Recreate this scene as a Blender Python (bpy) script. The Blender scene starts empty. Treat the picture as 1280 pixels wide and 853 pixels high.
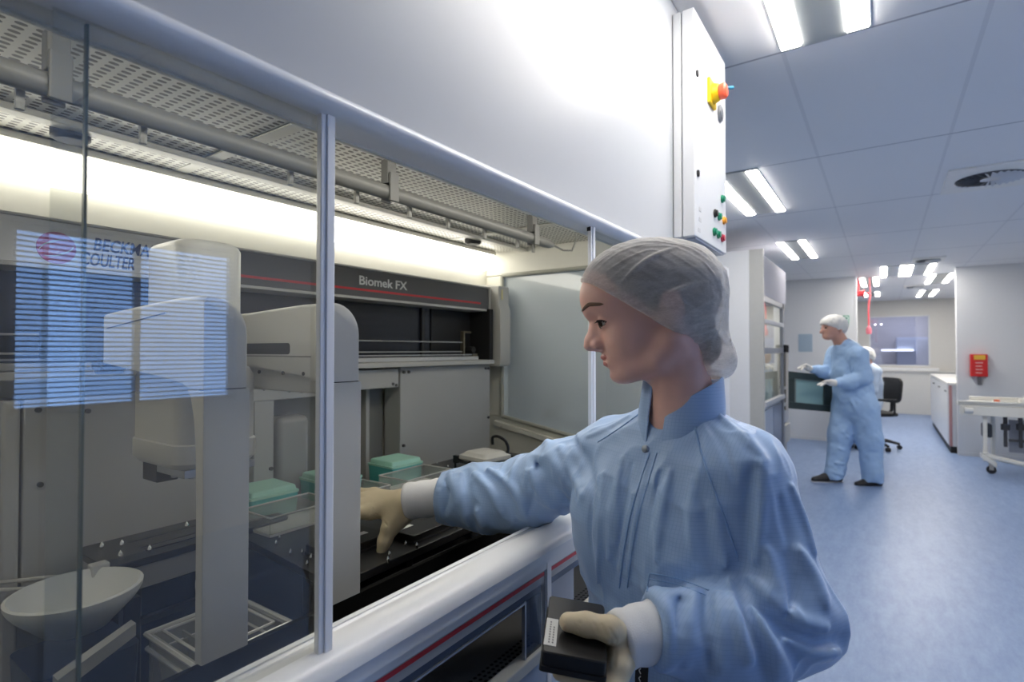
import bpy, bmesh, math, random
import numpy as np
from mathutils import Vector, Matrix
random.seed(5)
scene = bpy.context.scene
col = scene.collection
PI = math.pi

# ---------------------------------------------------------------- camera
F_PX = 678.0
YAW, PITCH, CAM_H = math.radians(34.39), math.radians(0.93), 1.42
cam_d = bpy.data.cameras.new('camera')
cam_d.sensor_width = 36.0
cam_d.lens = 36.0 * F_PX / 1280.0
cam_d.clip_start = 0.02
cam = bpy.data.objects.new('camera', cam_d)
cam.location = (0, 0, CAM_H)
cam.rotation_euler = (math.radians(90) + PITCH, 0, YAW)
col.objects.link(cam)
scene.camera = cam
_f = Vector((-math.sin(YAW) * math.cos(PITCH), math.cos(YAW) * math.cos(PITCH), math.sin(PITCH)))
_r = Vector((math.cos(YAW), math.sin(YAW), 0))
_u = _r.cross(_f)
CAM = Vector((0, 0, CAM_H))

def px(u, v, x=None, y=None, z=None, t=None):
    """survey helper: the point of the place seen at a photo position, on a known real plane or depth"""
    d = _f + _r * ((u - 640) / F_PX) - _u * ((v - 426.5) / F_PX)
    if x is not None: t = (x - CAM.x) / d.x
    elif y is not None: t = (y - CAM.y) / d.y
    elif z is not None: t = (z - CAM.z) / d.z
    return CAM + d * t

# ---------------------------------------------------------------- materials
def lin(c):
    return tuple((x / 12.92 if x <= .04045 else ((x + .055) / 1.055) ** 2.4) for x in c)

def hexc(h):
    return lin(tuple(int(h[i:i + 2], 16) / 255 for i in (0, 2, 4)))

def mat(name, color, rough=.5, metal=0.0, spec=.5, var=.04, scale=30, bump=0.0, bscale=200, coat=0, trans=0, ior=1.45, sub=0, alpha=1, emit=None, estr=0):
    m = bpy.data.materials.new(name)
    m.use_nodes = True
    nt = m.node_tree
    b = nt.nodes['Principled BSDF']
    if isinstance(color, str): color = hexc(color)
    b.inputs['Roughness'].default_value = rough
    b.inputs['Metallic'].default_value = metal
    b.inputs['Specular IOR Level'].default_value = spec
    b.inputs['Coat Weight'].default_value = coat
    b.inputs['Transmission Weight'].default_value = trans
    b.inputs['IOR'].default_value = ior
    b.inputs['Alpha'].default_value = alpha
    if sub:
        b.inputs['Subsurface Weight'].default_value = sub
        b.inputs['Subsurface Radius'].default_value = (.012, .005, .003)
        b.inputs['Subsurface Scale'].default_value = 1.0
    if emit:
        b.inputs['Emission Color'].default_value = (*emit, 1)
        b.inputs['Emission Strength'].default_value = estr
    tc = nt.nodes.new('ShaderNodeTexCoord')
    n = nt.nodes.new('ShaderNodeTexNoise')
    n.inputs['Scale'].default_value = scale
    n.inputs['Detail'].default_value = 4
    nt.links.new(tc.outputs['Object'], n.inputs['Vector'])
    mx = nt.nodes.new('ShaderNodeMix'); mx.data_type = 'RGBA'
    mx.inputs[6].default_value = (*[max(0, c * (1 - var)) for c in color], 1)
    mx.inputs[7].default_value = (*[min(1, c * (1 + var)) for c in color], 1)
    nt.links.new(n.outputs['Fac'], mx.inputs[0])
    nt.links.new(mx.outputs[2], b.inputs['Base Color'])
    if bump:
        n2 = nt.nodes.new('ShaderNodeTexNoise'); n2.inputs['Scale'].default_value = bscale
        nt.links.new(tc.outputs['Object'], n2.inputs['Vector'])
        bp = nt.nodes.new('ShaderNodeBump'); bp.inputs['Strength'].default_value = bump
        bp.inputs['Distance'].default_value = .002
        nt.links.new(n2.outputs['Fac'], bp.inputs['Height'])
        nt.links.new(bp.outputs['Normal'], b.inputs['Normal'])
    return m

def glass_mat(name, tint=(.9, .93, .92), refl=1.0, ior=1.5, rough=0.0, haze=0.0, hazecol=(.6, .62, .62)):
    """thin pane: clear straight through, Fresnel reflection on top, a little haze"""
    m = bpy.data.materials.new(name); m.use_nodes = True
    nt = m.node_tree; nt.nodes.clear()
    out = nt.nodes.new('ShaderNodeOutputMaterial')
    tr = nt.nodes.new('ShaderNodeBsdfTransparent'); tr.inputs[0].default_value = (*tint, 1)
    gl = nt.nodes.new('ShaderNodeBsdfGlossy'); gl.inputs['Roughness'].default_value = rough
    gl.inputs['Color'].default_value = (refl, refl, refl, 1)
    f0 = ((ior-1)/(ior+1))**2*1.6          # both faces of the thin sheet together
    ge = nt.nodes.new('ShaderNodeNewGeometry')
    def mm(op, x, y):
        n = nt.nodes.new('ShaderNodeVectorMath' if op == 'DOT_PRODUCT' else 'ShaderNodeMath'); n.operation = op
        for i, q in enumerate((x, y)):
            if q is None: continue
            if hasattr(q, 'is_linked'): nt.links.new(q, n.inputs[i])
            else: n.inputs[i].default_value = q
        return n.outputs['Value']
    c = mm('ABSOLUTE', mm('DOT_PRODUCT', ge.outputs['Incoming'], ge.outputs['Normal']), None)
    fz = mm('ADD', mm('MULTIPLY', mm('POWER', mm('SUBTRACT', 1.0, c), 5.0), 1-f0), f0)
    mx = nt.nodes.new('ShaderNodeMixShader')
    nt.links.new(fz, mx.inputs[0])
    src = tr.outputs[0]
    if haze:
        df = nt.nodes.new('ShaderNodeBsdfDiffuse'); df.inputs[0].default_value = (*hazecol, 1)
        m2 = nt.nodes.new('ShaderNodeMixShader'); m2.inputs[0].default_value = haze
        nt.links.new(tr.outputs[0], m2.inputs[1]); nt.links.new(df.outputs[0], m2.inputs[2])
        src = m2.outputs[0]
    nt.links.new(src, mx.inputs[1]); nt.links.new(gl.outputs[0], mx.inputs[2])
    nt.links.new(mx.outputs[0], out.inputs[0])
    return m

def emit_mat(name, color, strength):
    m = bpy.data.materials.new(name); m.use_nodes = True
    nt = m.node_tree; nt.nodes.clear()
    out = nt.nodes.new('ShaderNodeOutputMaterial')
    e = nt.nodes.new('ShaderNodeEmission')
    e.inputs[0].default_value = (*color, 1); e.inputs[1].default_value = strength
    nt.links.new(e.outputs[0], out.inputs[0])
    return m

# ---------------------------------------------------------------- mesh building
class MB:
    def __init__(s): s.v, s.f = [], []
    def add(s, vs, fs):
        o = len(s.v); s.v += [tuple(p) for p in vs]; s.f += [tuple(i + o for i in f) for f in fs]; return s
    def box(s, lo, hi, rz=0, tilt=None, pivot=None):
        x0, y0, z0 = lo; x1, y1, z1 = hi
        vs = [(x0,y0,z0),(x1,y0,z0),(x1,y1,z0),(x0,y1,z0),(x0,y0,z1),(x1,y0,z1),(x1,y1,z1),(x0,y1,z1)]
        if rz or tilt:
            c = Vector(pivot) if pivot else Vector(((x0+x1)/2, (y0+y1)/2, (z0+z1)/2))
            M = Matrix.Rotation(rz, 3, 'Z')
            if tilt: M = M @ Matrix.Rotation(tilt[0], 3, tilt[1])
            vs = [tuple(M @ (Vector(p) - c) + c) for p in vs]
        return s.add(vs, [(0,3,2,1),(4,5,6,7),(0,1,5,4),(1,2,6,5),(2,3,7,6),(3,0,4,7)])
    def cyl(s, p0, p1, r, n=16, r2=None, cap=True):
        p0, p1 = Vector(p0), Vector(p1); d = (p1 - p0).normalized()
        a = d.orthogonal().normalized(); b = d.cross(a); r2 = r if r2 is None else r2
        vs = [p0 + (a*math.cos(2*PI*i/n) + b*math.sin(2*PI*i/n))*r for i in range(n)]
        vs += [p1 + (a*math.cos(2*PI*i/n) + b*math.sin(2*PI*i/n))*r2 for i in range(n)]
        fs = [(i, (i+1) % n, n+(i+1) % n, n+i) for i in range(n)]
        if cap: fs += [tuple(range(n-1, -1, -1)), tuple(range(n, 2*n))]
        return s.add(vs, fs)
    def tube(s, pts, r, n=10, closed=False):
        P = [Vector(p) for p in pts]; rings = []
        a = None
        for i, p in enumerate(P):
            q0 = P[i-1] if (i > 0 or closed) else p; q1 = P[(i+1) % len(P)] if (i < len(P)-1 or closed) else p
            d = (q1 - q0).normalized()
            if a is None: a = d.orthogonal().normalized()
            a = (a - d*a.dot(d)).normalized(); b = d.cross(a)
            rr = r[i] if isinstance(r, (list, tuple)) else r
            rings.append([p + (a*math.cos(2*PI*k/n) + b*math.sin(2*PI*k/n))*rr for k in range(n)])
        vs = [q for R in rings for q in R]; fs = []
        m = len(P)
        for i in range(m if closed else m-1):
            j = (i+1) % m
            fs += [(i*n+k, i*n+(k+1) % n, j*n+(k+1) % n, j*n+k) for k in range(n)]
        if not closed: fs += [tuple(range(n-1, -1, -1)), tuple(range((m-1)*n, m*n))]
        return s.add(vs, fs)
    def loft(s, rings, cap=True, closed=True):
        n = len(rings[0]); vs = [p for R in rings for p in R]; fs = []
        for i in range(len(rings)-1):
            for k in range(n if closed else n-1):
                fs.append((i*n+k, i*n+(k+1) % n, (i+1)*n+(k+1) % n, (i+1)*n+k))
        if cap: fs += [tuple(range(n-1, -1, -1)), tuple(range((len(rings)-1)*n, len(rings)*n))]
        return s.add(vs, fs)
    def prism(s, poly, axis, a, b):
        """poly: 2D points, extruded along axis from a to b ('x': poly=(y,z); 'y': poly=(x,z); 'z': poly=(x,y))"""
        def P(p, t): return {'x': (t, p[0], p[1]), 'y': (p[0], t, p[1]), 'z': (p[0], p[1], t)}[axis]
        return s.loft([[P(p, a) for p in poly], [P(p, b) for p in poly]])
    def lathe(s, prof, c, n=24, cap=True, axis=None):
        """prof: (radius, height) pairs turned about the vertical through c"""
        c = Vector(c); M = axis or Matrix.Identity(3)
        rings = [[c + M @ Vector((r*math.cos(2*PI*k/n), r*math.sin(2*PI*k/n), h)) for k in range(n)] for r, h in prof]
        return s.loft(rings, cap)
    def ell(s, c, r, nu=16, nv=10, M=None):
        c = Vector(c); rings = []
        M = M or Matrix.Identity(3)
        for j in range(nv+1):
            th = PI*(j+.02)/(nv+.04)
            rings.append([c + M @ Vector((r[0]*math.sin(th)*math.cos(2*PI*k/nu), r[1]*math.sin(th)*math.sin(2*PI*k/nu), -r[2]*math.cos(th))) for k in range(nu)])
        return s.loft(rings)
    def quad(s, a, b, c, d): return s.add([a, b, c, d], [(0, 1, 2, 3)])

def rrect(x0, y0, x1, y1, r, n=5):
    P = []
    for cx, cy, a in ((x1-r, y0+r, -90), (x1-r, y1-r, 0), (x0+r, y1-r, 90), (x0+r, y0+r, 180)):
        P += [(cx + r*math.cos(math.radians(a+90*i/n)), cy + r*math.sin(math.radians(a+90*i/n))) for i in range(n+1)]
    return P

def finish(me, sharp=35):
    me.update()
    for p in me.polygons: p.use_smooth = True
    me.set_sharp_from_angle(angle=math.radians(sharp))

def obj(name, mb, m, parent=None, bevel=0, bseg=2, label=None, sharp=35, recalc=True):
    me = bpy.data.meshes.new(name)
    off = Vector((0, 0, 0))
    if parent is not None:
        q = parent
        while q is not None: off += q.location; q = q.parent
    V = [(p[0]-off.x, p[1]-off.y, p[2]-off.z) for p in mb.v]
    if parent is None:   # origin at the base centre of the thing
        a = np.array(V); c = (a.min(0) + a.max(0)) / 2; c[2] = a[:, 2].min()
        V = [tuple(p) for p in (a - c)]
    me.from_pydata(V, [], mb.f)
    me.materials.append(m)
    if recalc:
        bm = bmesh.new(); bm.from_mesh(me); bmesh.ops.recalc_face_normals(bm, faces=bm.faces); bm.to_mesh(me); bm.free()
    finish(me, sharp)
    o = bpy.data.objects.new(name, me); col.objects.link(o)
    if parent is not None: o.parent = parent
    else: o.location = tuple(c)
    if bevel:
        b = o.modifiers.new('bevel', 'BEVEL'); b.width = bevel; b.segments = bseg; b.limit_method = 'ANGLE'; b.angle_limit = math.radians(40)
        b.harden_normals = True
    if label: o['label'] = label
    return o

def tag(o, label, cat, group=None):
    o['label'] = label; o['category'] = cat
    if group: o['group'] = group
    return o

def thing(name, loc, label, cat, group=None):
    o = bpy.data.objects.new(name, None); o.location = loc; o.empty_display_size = .05
    col.objects.link(o); return tag(o, label, cat, group)

def struct(name, mb, m, **k):
    o = obj(name, mb, m, **k); o['kind'] = 'structure'; return o

def kids(o): return [c for c in bpy.data.objects if c.parent == o]

def dup(o, delta, label=None, parent=None):
    c = o.copy(); col.objects.link(c)
    if parent is not None: c.parent = parent
    else: c.location = o.location + Vector(delta)
    if label: c['label'] = label
    for ch in kids(o): dup(ch, None, None, c)
    return c

def text_part(name, body, size, m, parent, origin, xdir, ydir, depth=.0012, shear=0, spacing=1.0, xs=1.0, offset=0, align='LEFT'):
    cu = bpy.data.curves.new('lettering', 'FONT'); cu.body = body; cu.size = size; cu.extrude = depth/2; cu.shear = shear
    cu.space_character = spacing; cu.align_x = align; cu.resolution_u = 3; cu.offset = offset
    to = bpy.data.objects.new('lettering_tmp', cu); col.objects.link(to)
    dg = bpy.context.evaluated_depsgraph_get()
    me = bpy.data.meshes.new_from_object(to.evaluated_get(dg))
    bpy.data.objects.remove(to); bpy.data.curves.remove(cu)
    X = Vector(xdir).normalized(); Y = Vector(ydir).normalized(); Z = X.cross(Y)
    mb = MB()
    mb.v = [tuple(Vector(origin) + X*v.co.x*xs + Y*v.co.y + Z*v.co.z) for v in me.vertices]
    mb.f = [tuple(p.vertices) for p in me.polygons]
    bpy.data.meshes.remove(me)
    return obj(name, mb, m, parent, sharp=20)
# ================================================================ materials of the place
M_white = mat('white_lacquer', (.74, .75, .77), .28, var=.015)
M_wall = mat('wall_panel_white', (.67, .68, .695), .45, var=.02)
M_cream = mat('inner_cream', (.74, .73, .66), .35, var=.02)
M_post = mat('post_white', (.86, .87, .90), .25, var=.01)
M_grey = mat('machine_grey', (.43, .43, .415), .42, var=.03, scale=12)
M_grey2 = mat('machine_warm_grey', (.50, .495, .465), .42, var=.03, scale=12)
M_dgrey = mat('dark_grey_band', (.085, .085, .088), .4)
M_black = mat('black_plastic', (.010, .010, .011), .32)
M_blackm = mat('black_matt', (.014, .014, .015), .6)
M_navy = mat('navy_dark', (.012, .018, .034), .25)
M_steel = mat('steel', (.55, .55, .56), .3, metal=1)
M_alu = mat('aluminium', (.62, .63, .65), .35, metal=.8)
M_red = mat('red_stripe', (.55, .03, .04), .4)
M_letter = mat('pale_lettering', (.70, .70, .68), .5)
M_teal = mat('teal_plastic', (.13, .58, .54), .4, var=.03)
M_teall = mat('teal_lid', (.46, .80, .66), .45, var=.03)
M_rubber = mat('rubber', (.02, .02, .022), .8)

# floor: blue speckled vinyl sheet
M_floor = mat('vinyl_blue', (.20, .30, .52), .38, var=.0)
nt = M_floor.node_tree; b = nt.nodes['Principled BSDF']
tc = nt.nodes.new('ShaderNodeTexCoord')
n1 = nt.nodes.new('ShaderNodeTexNoise'); n1.inputs['Scale'].default_value = 5.0; n1.inputs['Detail'].default_value = 9; n1.inputs['Roughness'].default_value = .75
mp = nt.nodes.new('ShaderNodeMapping'); mp.inputs['Scale'].default_value = (4, 1.2, 1)
nt.links.new(tc.outputs['Object'], mp.inputs[0]); nt.links.new(mp.outputs[0], n1.inputs['Vector'])
cr = nt.nodes.new('ShaderNodeValToRGB')
cr.color_ramp.elements[0].position = .35; cr.color_ramp.elements[0].color = (.165, .24, .42, 1)
cr.color_ramp.elements[1].position = .68; cr.color_ramp.elements[1].color = (.245, .335, .51, 1)
nt.links.new(n1.outputs['Fac'], cr.inputs[0]); nt.links.new(cr.outputs[0], b.inputs['Base Color'])

# ceiling: metal clip-in tiles 0.6 x 1.345 m with thin dark joints
CZ = 2.54
M_ceil = mat('ceiling_tile', (.60, .615, .66), .5, var=.01)
nt = M_ceil.node_tree; b = nt.nodes['Principled BSDF']
tc = nt.nodes.new('ShaderNodeTexCoord'); mp = nt.nodes.new('ShaderNodeMapping')
geo = nt.nodes.new('ShaderNodeNewGeometry')
mp.inputs['Location'].default_value = (.31 + 60, -2.237 + 134.5, 0)
nt.links.new(geo.outputs['Position'], mp.inputs[0])
sp = nt.nodes.new('ShaderNodeSeparateXYZ'); nt.links.new(mp.outputs[0], sp.inputs[0])
def joint(outp, period, w):
    a = nt.nodes.new('ShaderNodeMath'); a.operation = 'MODULO'; a.inputs[1].default_value = period; nt.links.new(outp, a.inputs[0])
    c = nt.nodes.new('ShaderNodeMath'); c.operation = 'LESS_THAN'; c.inputs[1].default_value = w; nt.links.new(a.outputs[0], c.inputs[0])
    return c.outputs[0]
j1 = joint(sp.outputs[0], .6, .016); j2 = joint(sp.outputs[1], 1.345, .012)
h1 = nt.nodes.new('ShaderNodeMath'); h1.operation = 'MULTIPLY'; h1.inputs[1].default_value = .22; nt.links.new(j1, h1.inputs[0])
mxj = nt.nodes.new('ShaderNodeMath'); mxj.operation = 'MAXIMUM'; nt.links.new(h1.outputs[0], mxj.inputs[0]); nt.links.new(j2, mxj.inputs[1])
mixc = nt.nodes.new('ShaderNodeMix'); mixc.data_type = 'RGBA'
mixc.inputs[6].default_value = (.84, .845, .86, 1); mixc.inputs[7].default_value = (.42, .43, .47, 1)
nt.links.new(mxj.outputs[0], mixc.inputs[0]); nt.links.new(mixc.outputs[2], b.inputs['Base Color'])

# ================================================================ room shell
XR, YB, XL = 3.2, -2.6, -2.4
PY = 9.75
struct('floor', MB().box((XL-.1, YB-.1, -.1), (XR+1.2, 15.3, 0)), M_floor)
struct('ceiling', MB().box((XL-.1, YB-.1, CZ), (XR+1.2, 15.3, CZ+.08)), M_ceil)
struct('wall_left', MB().box((XL-.1, YB-.1, 0), (XL, PY, CZ)), M_wall)
struct('wall_back', MB().box((XL, YB-.1, 0), (XR+.1, YB, CZ)), M_wall)
# right wall with the window opening whose blinds mirror in the enclosure glass
W0, W1, WZ0, WZ1 = .98, 2.36, 1.02, 2.2
mb = MB()
mb.box((XR, YB, 0), (XR+.15, 9.45, WZ0)); mb.box((XR, YB, WZ1), (XR+.15, 9.45, CZ))
mb.box((XR, YB, WZ0), (XR+.15, W0, WZ1)); mb.box((XR, W1, WZ0), (XR+.15, 9.45, WZ1))
struct('wall_right', mb, M_wall)
win = struct('window_1', MB().box((XR+.06, W0, WZ0), (XR+.066, W1, WZ1)), glass_mat('window_pane', (.75, .86, 1.0)))
fr = MB()
for y in (W0, (W0+W1)/2-.02, W1-.04): fr.box((XR+.045, y, WZ0), (XR+.085, y+.04, WZ1))
for z in (WZ0, WZ1-.04): fr.box((XR+.045, W0, z), (XR+.085, W1, z+.04))
obj('window_frame', fr, M_white, win)
bl = MB()
for k in range(44):
    z = WZ0 + .03 + k*.0325
    if z > WZ1-.05: break
    bl.box((XR+.004, W0+.02, z), (XR+.029, W1-.02, z+.0015), tilt=(math.radians(22), 'Y'))
bo = obj('venetian_blind', bl, mat('blind_slat', (.62, .66, .72), .4))
tag(bo, 'white venetian blind hanging in the window behind the camera', 'blind')
# partition wall on the left, side wall of the passage on the right, far room
struct('wall_front', MB().box((XL, PY, 0), (-.353, PY+.12, CZ)).box((XL-.1, PY, 0), (XL, 15.3, CZ)), M_wall)
struct('wall_passage', MB().box((.82, 9.45, 0), (XR+.15, 9.57, CZ)), M_wall)
FX0, FX1, FZ0, FZ1 = -.27, .85, 1.05, 2.19
mb = MB()
mb.box((XL, 15, 0), (XR+1.1, 15.12, FZ0)); mb.box((XL, 15, FZ1), (XR+1.1, 15.12, CZ))
mb.box((XL, 15, FZ0), (FX0, 15.12, FZ1)); mb.box((FX1, 15, FZ0), (XR+1.1, 15.12, FZ1))
struct('wall_far', mb, mat('far_wall_cream', (.60, .585, .55), .5))
struct('wall_far_side', MB().box((2.0, 9.57, 0), (2.1, 15, CZ)), M_wall)
w2 = struct('window_2', MB().box((FX0, 15.05, FZ0), (FX1, 15.056, FZ1)), glass_mat('far_window_pane', (.84, .85, .93)))
fr = MB()
for x in (FX0, FX1-.03): fr.box((x, 15.0, FZ0), (x+.03, 15.07, FZ1))
for z in (FZ0, FZ1-.03): fr.box((FX0, 15.0, z), (FX1, 15.07, z+.03))
obj('window_frame', fr, M_wall, w2)
# the room behind that window
struct('wall_beyond', MB().box((-2.2, 16.6, 0), (2.6, 16.7, CZ)).box((-2.2, 15.12, 0), (-2.1, 16.6, CZ)).box((2.5, 15.12, 0), (2.6, 16.6, CZ)).box((-2.2, 15.3, CZ), (2.6, 16.7, CZ+.08)).box((-2.2, 15.3, -.1), (2.6, 16.7, 0)), mat('beyond_wall', (.60, .60, .64), .6))
tag(obj('pale_cupboard', MB().box((.26, 16.0, 0.001), (1.0, 16.55, 1.72)).box((.27, 15.985, .1), (.62, 16.0, 1.68)).box((.64, 15.985, .1), (.99, 16.0, 1.68)), mat('beyond_pale', (.62, .70, .85), .5), bevel=.01), 'pale blue cupboard standing behind the far room window', 'cupboard')
added_light_beyond = MB().box((-.4, 15.6, CZ-.02), (.9, 15.9, CZ-.001))  # added glowing panel, out of view, brightening what shows through the far window
tag(obj('added_ceiling_glow', added_light_beyond, emit_mat('beyond_glow', (.95, .96, 1.0), 9.0)), 'added glowing panel that brightens the room behind the far window', 'ceiling light')
be = thing('wall_lamp', (.18, 16.5, 1.38), 'slim lit wall lamp in the room behind the far window', 'lamp')
obj('lamp_base', MB().box((-.05, 15.92, 1.375), (.60, 15.984, 1.395)), M_wall, be)
obj('lamp_tube', MB().box((-.04, 15.90, 1.395), (.59, 15.95, 1.43)), emit_mat('beyond_lamp', (.9, .95, 1.0), 2.5), be, bevel=.004)
struct('trim_1', MB().box((XL, 14.93, .955), (1.0, 15.0, 1.02)), M_white, bevel=.008)
struct('baseboard_front', MB().box((XL, PY-.012, 0), (-.353, PY, .05)), M_wall)
struct('baseboard_passage', MB().box((.82, 9.436, 0), (XR, 9.45, .05)), M_wall)
struct('baseboard_far', MB().box((XL, 14.985, 0), (2.0, 15.0, .05)), M_wall)
struct('trim_2', MB().box((-.356, PY-.004, 0), (-.325, PY+.124, CZ)), M_white, bevel=.004)

# ================================================================ ceiling lights
TUBE = emit_mat('lamp_tube_glow', (1.0, .95, .88), 27.0)
M_louv = mat('lamp_reflector', (.42, .45, .45), .25, var=.02)
def ceiling_light(x0, x1, y0, y1, label, sw=.066):
    t = thing('ceiling_light', ((x0+x1)/2, (y0+y1)/2, CZ-.012), label, 'ceiling light', 'recessed ceiling lights')
    obj('housing', MB().box((x0, y0, CZ-.008), (x1, y1, CZ-.0005)), M_louv, t)
    if sw > 0:
        for a in (x0+.004, x1-.004-sw):
            obj('diffuser', MB().box((a, y0+.02, CZ-.014), (a+sw, y1-.02, CZ-.008)), TUBE, t, bevel=.003)
    return t
ceiling_light(-.305, -.025, .93, 2.228, 'two-strip ceiling light above the control box, nearest the camera')
ceiling_light(-.925, -.63, 3.59, 4.80, 'two-strip ceiling light seen just right of the control box')
ceiling_light(-.912, -.638, 6.19, 7.44, 'two-strip ceiling light above the tall cabinet with a glass front')
ceiling_light(-.022, .27, 8.80, 10.05, 'ceiling light at the entrance of the far room, left one of the adjoining pair')
ceiling_light(.272, .58, 8.82, 10.07, 'ceiling light at the entrance of the far room, right one of the adjoining pair')
ceiling_light(.582, .885, 10.08, 11.45, 'ceiling light in the far room near the passage wall')
ceiling_light(.58, .86, 12.7, 14.15, 'ceiling light in the far room nearest the far wall window')
ceiling_light(-.30, -.05, 10.0, 11.37, 'ceiling light in the far room just behind the red hose reel')
ceiling_light(-.33, -.05, 12.55, 13.5, 'small rear ceiling light in the far room above the red hose')
# added lamps out of view on the right, lighting the woman, ceiling and floor
for x, y in ((1.15, 2.27), (1.5, 3.59), (1.5, 6.2)):
    ceiling_light(x, x+.29, y, y+1.25, 'added two-strip ceiling light out of view on the right of the room')

# ================================================================ ceiling air outlets
def outlet(cx, cy, half, label):
    t = thing('ceiling_vent', (cx, cy, CZ-.02), label, 'vent')
    obj('face_plate', MB().box((cx-half*1.02, cy-half*1.35, CZ-.012), (cx+half*1.02, cy+half*1.35, CZ-.0005)), mat('vent_plate', (.84, .83, .80), .4), t, bevel=.003)
    R = half*.78
    obj('duct_opening', MB().cyl((cx, cy, CZ-.014), (cx, cy, CZ-.011), R, 40), mat('duct_grey', (.10, .105, .115), .6), t)
    fins = MB()
    for k in range(28):
        a = 2*PI*k/28
        c, s = math.cos(a), math.sin(a)
        p0 = Vector((cx + c*R*.3, cy + s*R*.3, CZ-.016)); p1 = Vector((cx + c*R*.97, cy + s*R*.97, CZ-.016))
        n = Vector((-s, c, 0))
        w0, w1 = R*.03, R*.06
        fins.add([p0-n*w0, p1-n*w1, p1+n*w1+Vector((0,0,-.012)), p0+n*w0+Vector((0,0,-.006))], [(0,1,2,3)])
    obj('swirl_fins', fins, mat('vent_fin', (.62, .63, .66), .4), t)
    obj('hub', MB().cyl((cx, cy, CZ-.02), (cx, cy, CZ-.012), R*.3, 24), mat('vent_hub', (.6, .6, .62), .4), t)
    return t
outlet(.58, 4.62, .23, 'square swirl air outlet in the ceiling at the right edge')
outlet(.47, 8.45, .16, 'small round air outlet above the passage to the far room')
outlet(.47, 11.9, .16, 'small air outlet in the far room ceiling between two lights')
# ================================================================ glazed safety enclosure
EX = -.55            # front glass plane
EY0, EY1 = -.75, 2.11   # near end, far end
EB = -1.56           # inner back wall
PZ = 1.88            # perforated ceiling
enc = thing('safety_enclosure', (-1.05, .7, 0), 'white enclosure with sliding glass panes around the pipetting machine', 'enclosure')
obj('rear_panel', MB().box((EB-.03, EY0, .0), (EB, EY1, 2.3)), M_cream, enc)
obj('near_end_panel', MB().box((EB-.03, EY0-.03, 0), (EX-.03, EY0, 2.3)), M_cream, enc)
# far end: framed window whose lower edge slopes, solid above and below
ep = MB()
YE, YE2 = EY1-.05, EY1
wz0b, wz0f, wzt = 1.112, 1.03, 1.766
ep.prism([(EB, 0), (EX-.02, 0), (EX-.02, wz0f-.06), (-1.463, wz0b), (EB, wz0b)], 'y', YE, YE2)
ep.box((EB, YE, wzt), (EX-.02, YE2, 2.3)); ep.box((EB, YE, wz0b), (-1.463, YE2, wzt)); ep.box((EX-.10, YE, .9), (EX-.02, YE2, wzt))
obj('far_end_panel', ep, M_cream, enc, bevel=.006)
tr = MB()
a, b_, c, d = (-1.463, wz0b), (EX-.10, wz0f-.05), (EX-.10, wzt), (-1.463, wzt)
for p, q in ((a, b_), (b_, c), (c, d), (d, a)):
    tr.cyl((p[0], YE-.004, p[1]), (q[0], YE-.004, q[1]), .009, 8)
tr.box((-1.463, YE-.02, wz0b-.05), (-1.45, YE, wz0b-.045))
obj('window_bead', tr, mat('bead_grey', (.42, .42, .37), .5), enc)
obj('sill_ledge', MB().prism([(-1.50, wz0b-.045), (EX-.1, wz0f-.115), (EX-.1, wz0f-.09), (-1.50, wz0b-.02)], 'y', YE-.02, YE+.001), M_cream, enc, bevel=.004)
obj('end_pane', MB().quad((a[0], YE+.012, a[1]), (b_[0], YE+.012, b_[1]), (c[0], YE+.012, c[1]), (d[0], YE+.012, d[1])), glass_mat('end_glass', (.80, .88, .93), haze=.62, hazecol=(.80, .88, .93)), enc, recalc=False)  # strong pale haze paints in reflection and the brightness of the space beyond

# perforated ceiling sheets
M_perf = bpy.data.materials.new('perforated_sheet'); M_perf.use_nodes = True
nt = M_perf.node_tree; bs = nt.nodes['Principled BSDF']; bs.inputs['Roughness'].default_value = .35
geo = nt.nodes.new('ShaderNodeNewGeometry'); sp = nt.nodes.new('ShaderNodeSeparateXYZ'); nt.links.new(geo.outputs['Position'], sp.inputs[0])
def mth(op, a, bval=None, c=None):
    n = nt.nodes.new('ShaderNodeMath'); n.operation = op
    if hasattr(a, 'is_linked'): nt.links.new(a, n.inputs[0])
    else: n.inputs[0].default_value = a
    if bval is not None:
        if hasattr(bval, 'is_linked'): nt.links.new(bval, n.inputs[1])
        else: n.inputs[1].default_value = bval
    return n.outputs[0]
PX_, PY_ = .0165, .0235
ux = mth('SUBTRACT', mth('FRACT', mth('MULTIPLY', mth('ADD', sp.outputs[0], 10), 1/PX_)), .5)
uy = mth('SUBTRACT', mth('FRACT', mth('MULTIPLY', mth('ADD', sp.outputs[1], 10), 1/PY_)), .5)
ux2 = mth('MULTIPLY', mth('MULTIPLY', ux, PX_/.0046), mth('MULTIPLY', ux, PX_/.0046))
ay = mth('MAXIMUM', mth('SUBTRACT', mth('ABSOLUTE', mth('MULTIPLY', uy, PY_)), .0028), 0)
uy2 = mth('MULTIPLY', mth('MULTIPLY', ay, 1/.0046), mth('MULTIPLY', ay, 1/.0046))
hole = mth('LESS_THAN', mth('ADD', ux2, uy2), 1.0)
mx = nt.nodes.new('ShaderNodeMix'); mx.data_type = 'RGBA'
mx.inputs[6].default_value = (.76, .75, .69, 1); mx.inputs[7].default_value = (.06, .045, .04, 1)
nt.links.new(hole, mx.inputs[0]); nt.links.new(mx.outputs[2], bs.inputs['Base Color'])
M_perf_plain = mat('sheet_margin', (.62, .61, .55), .35)
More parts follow.
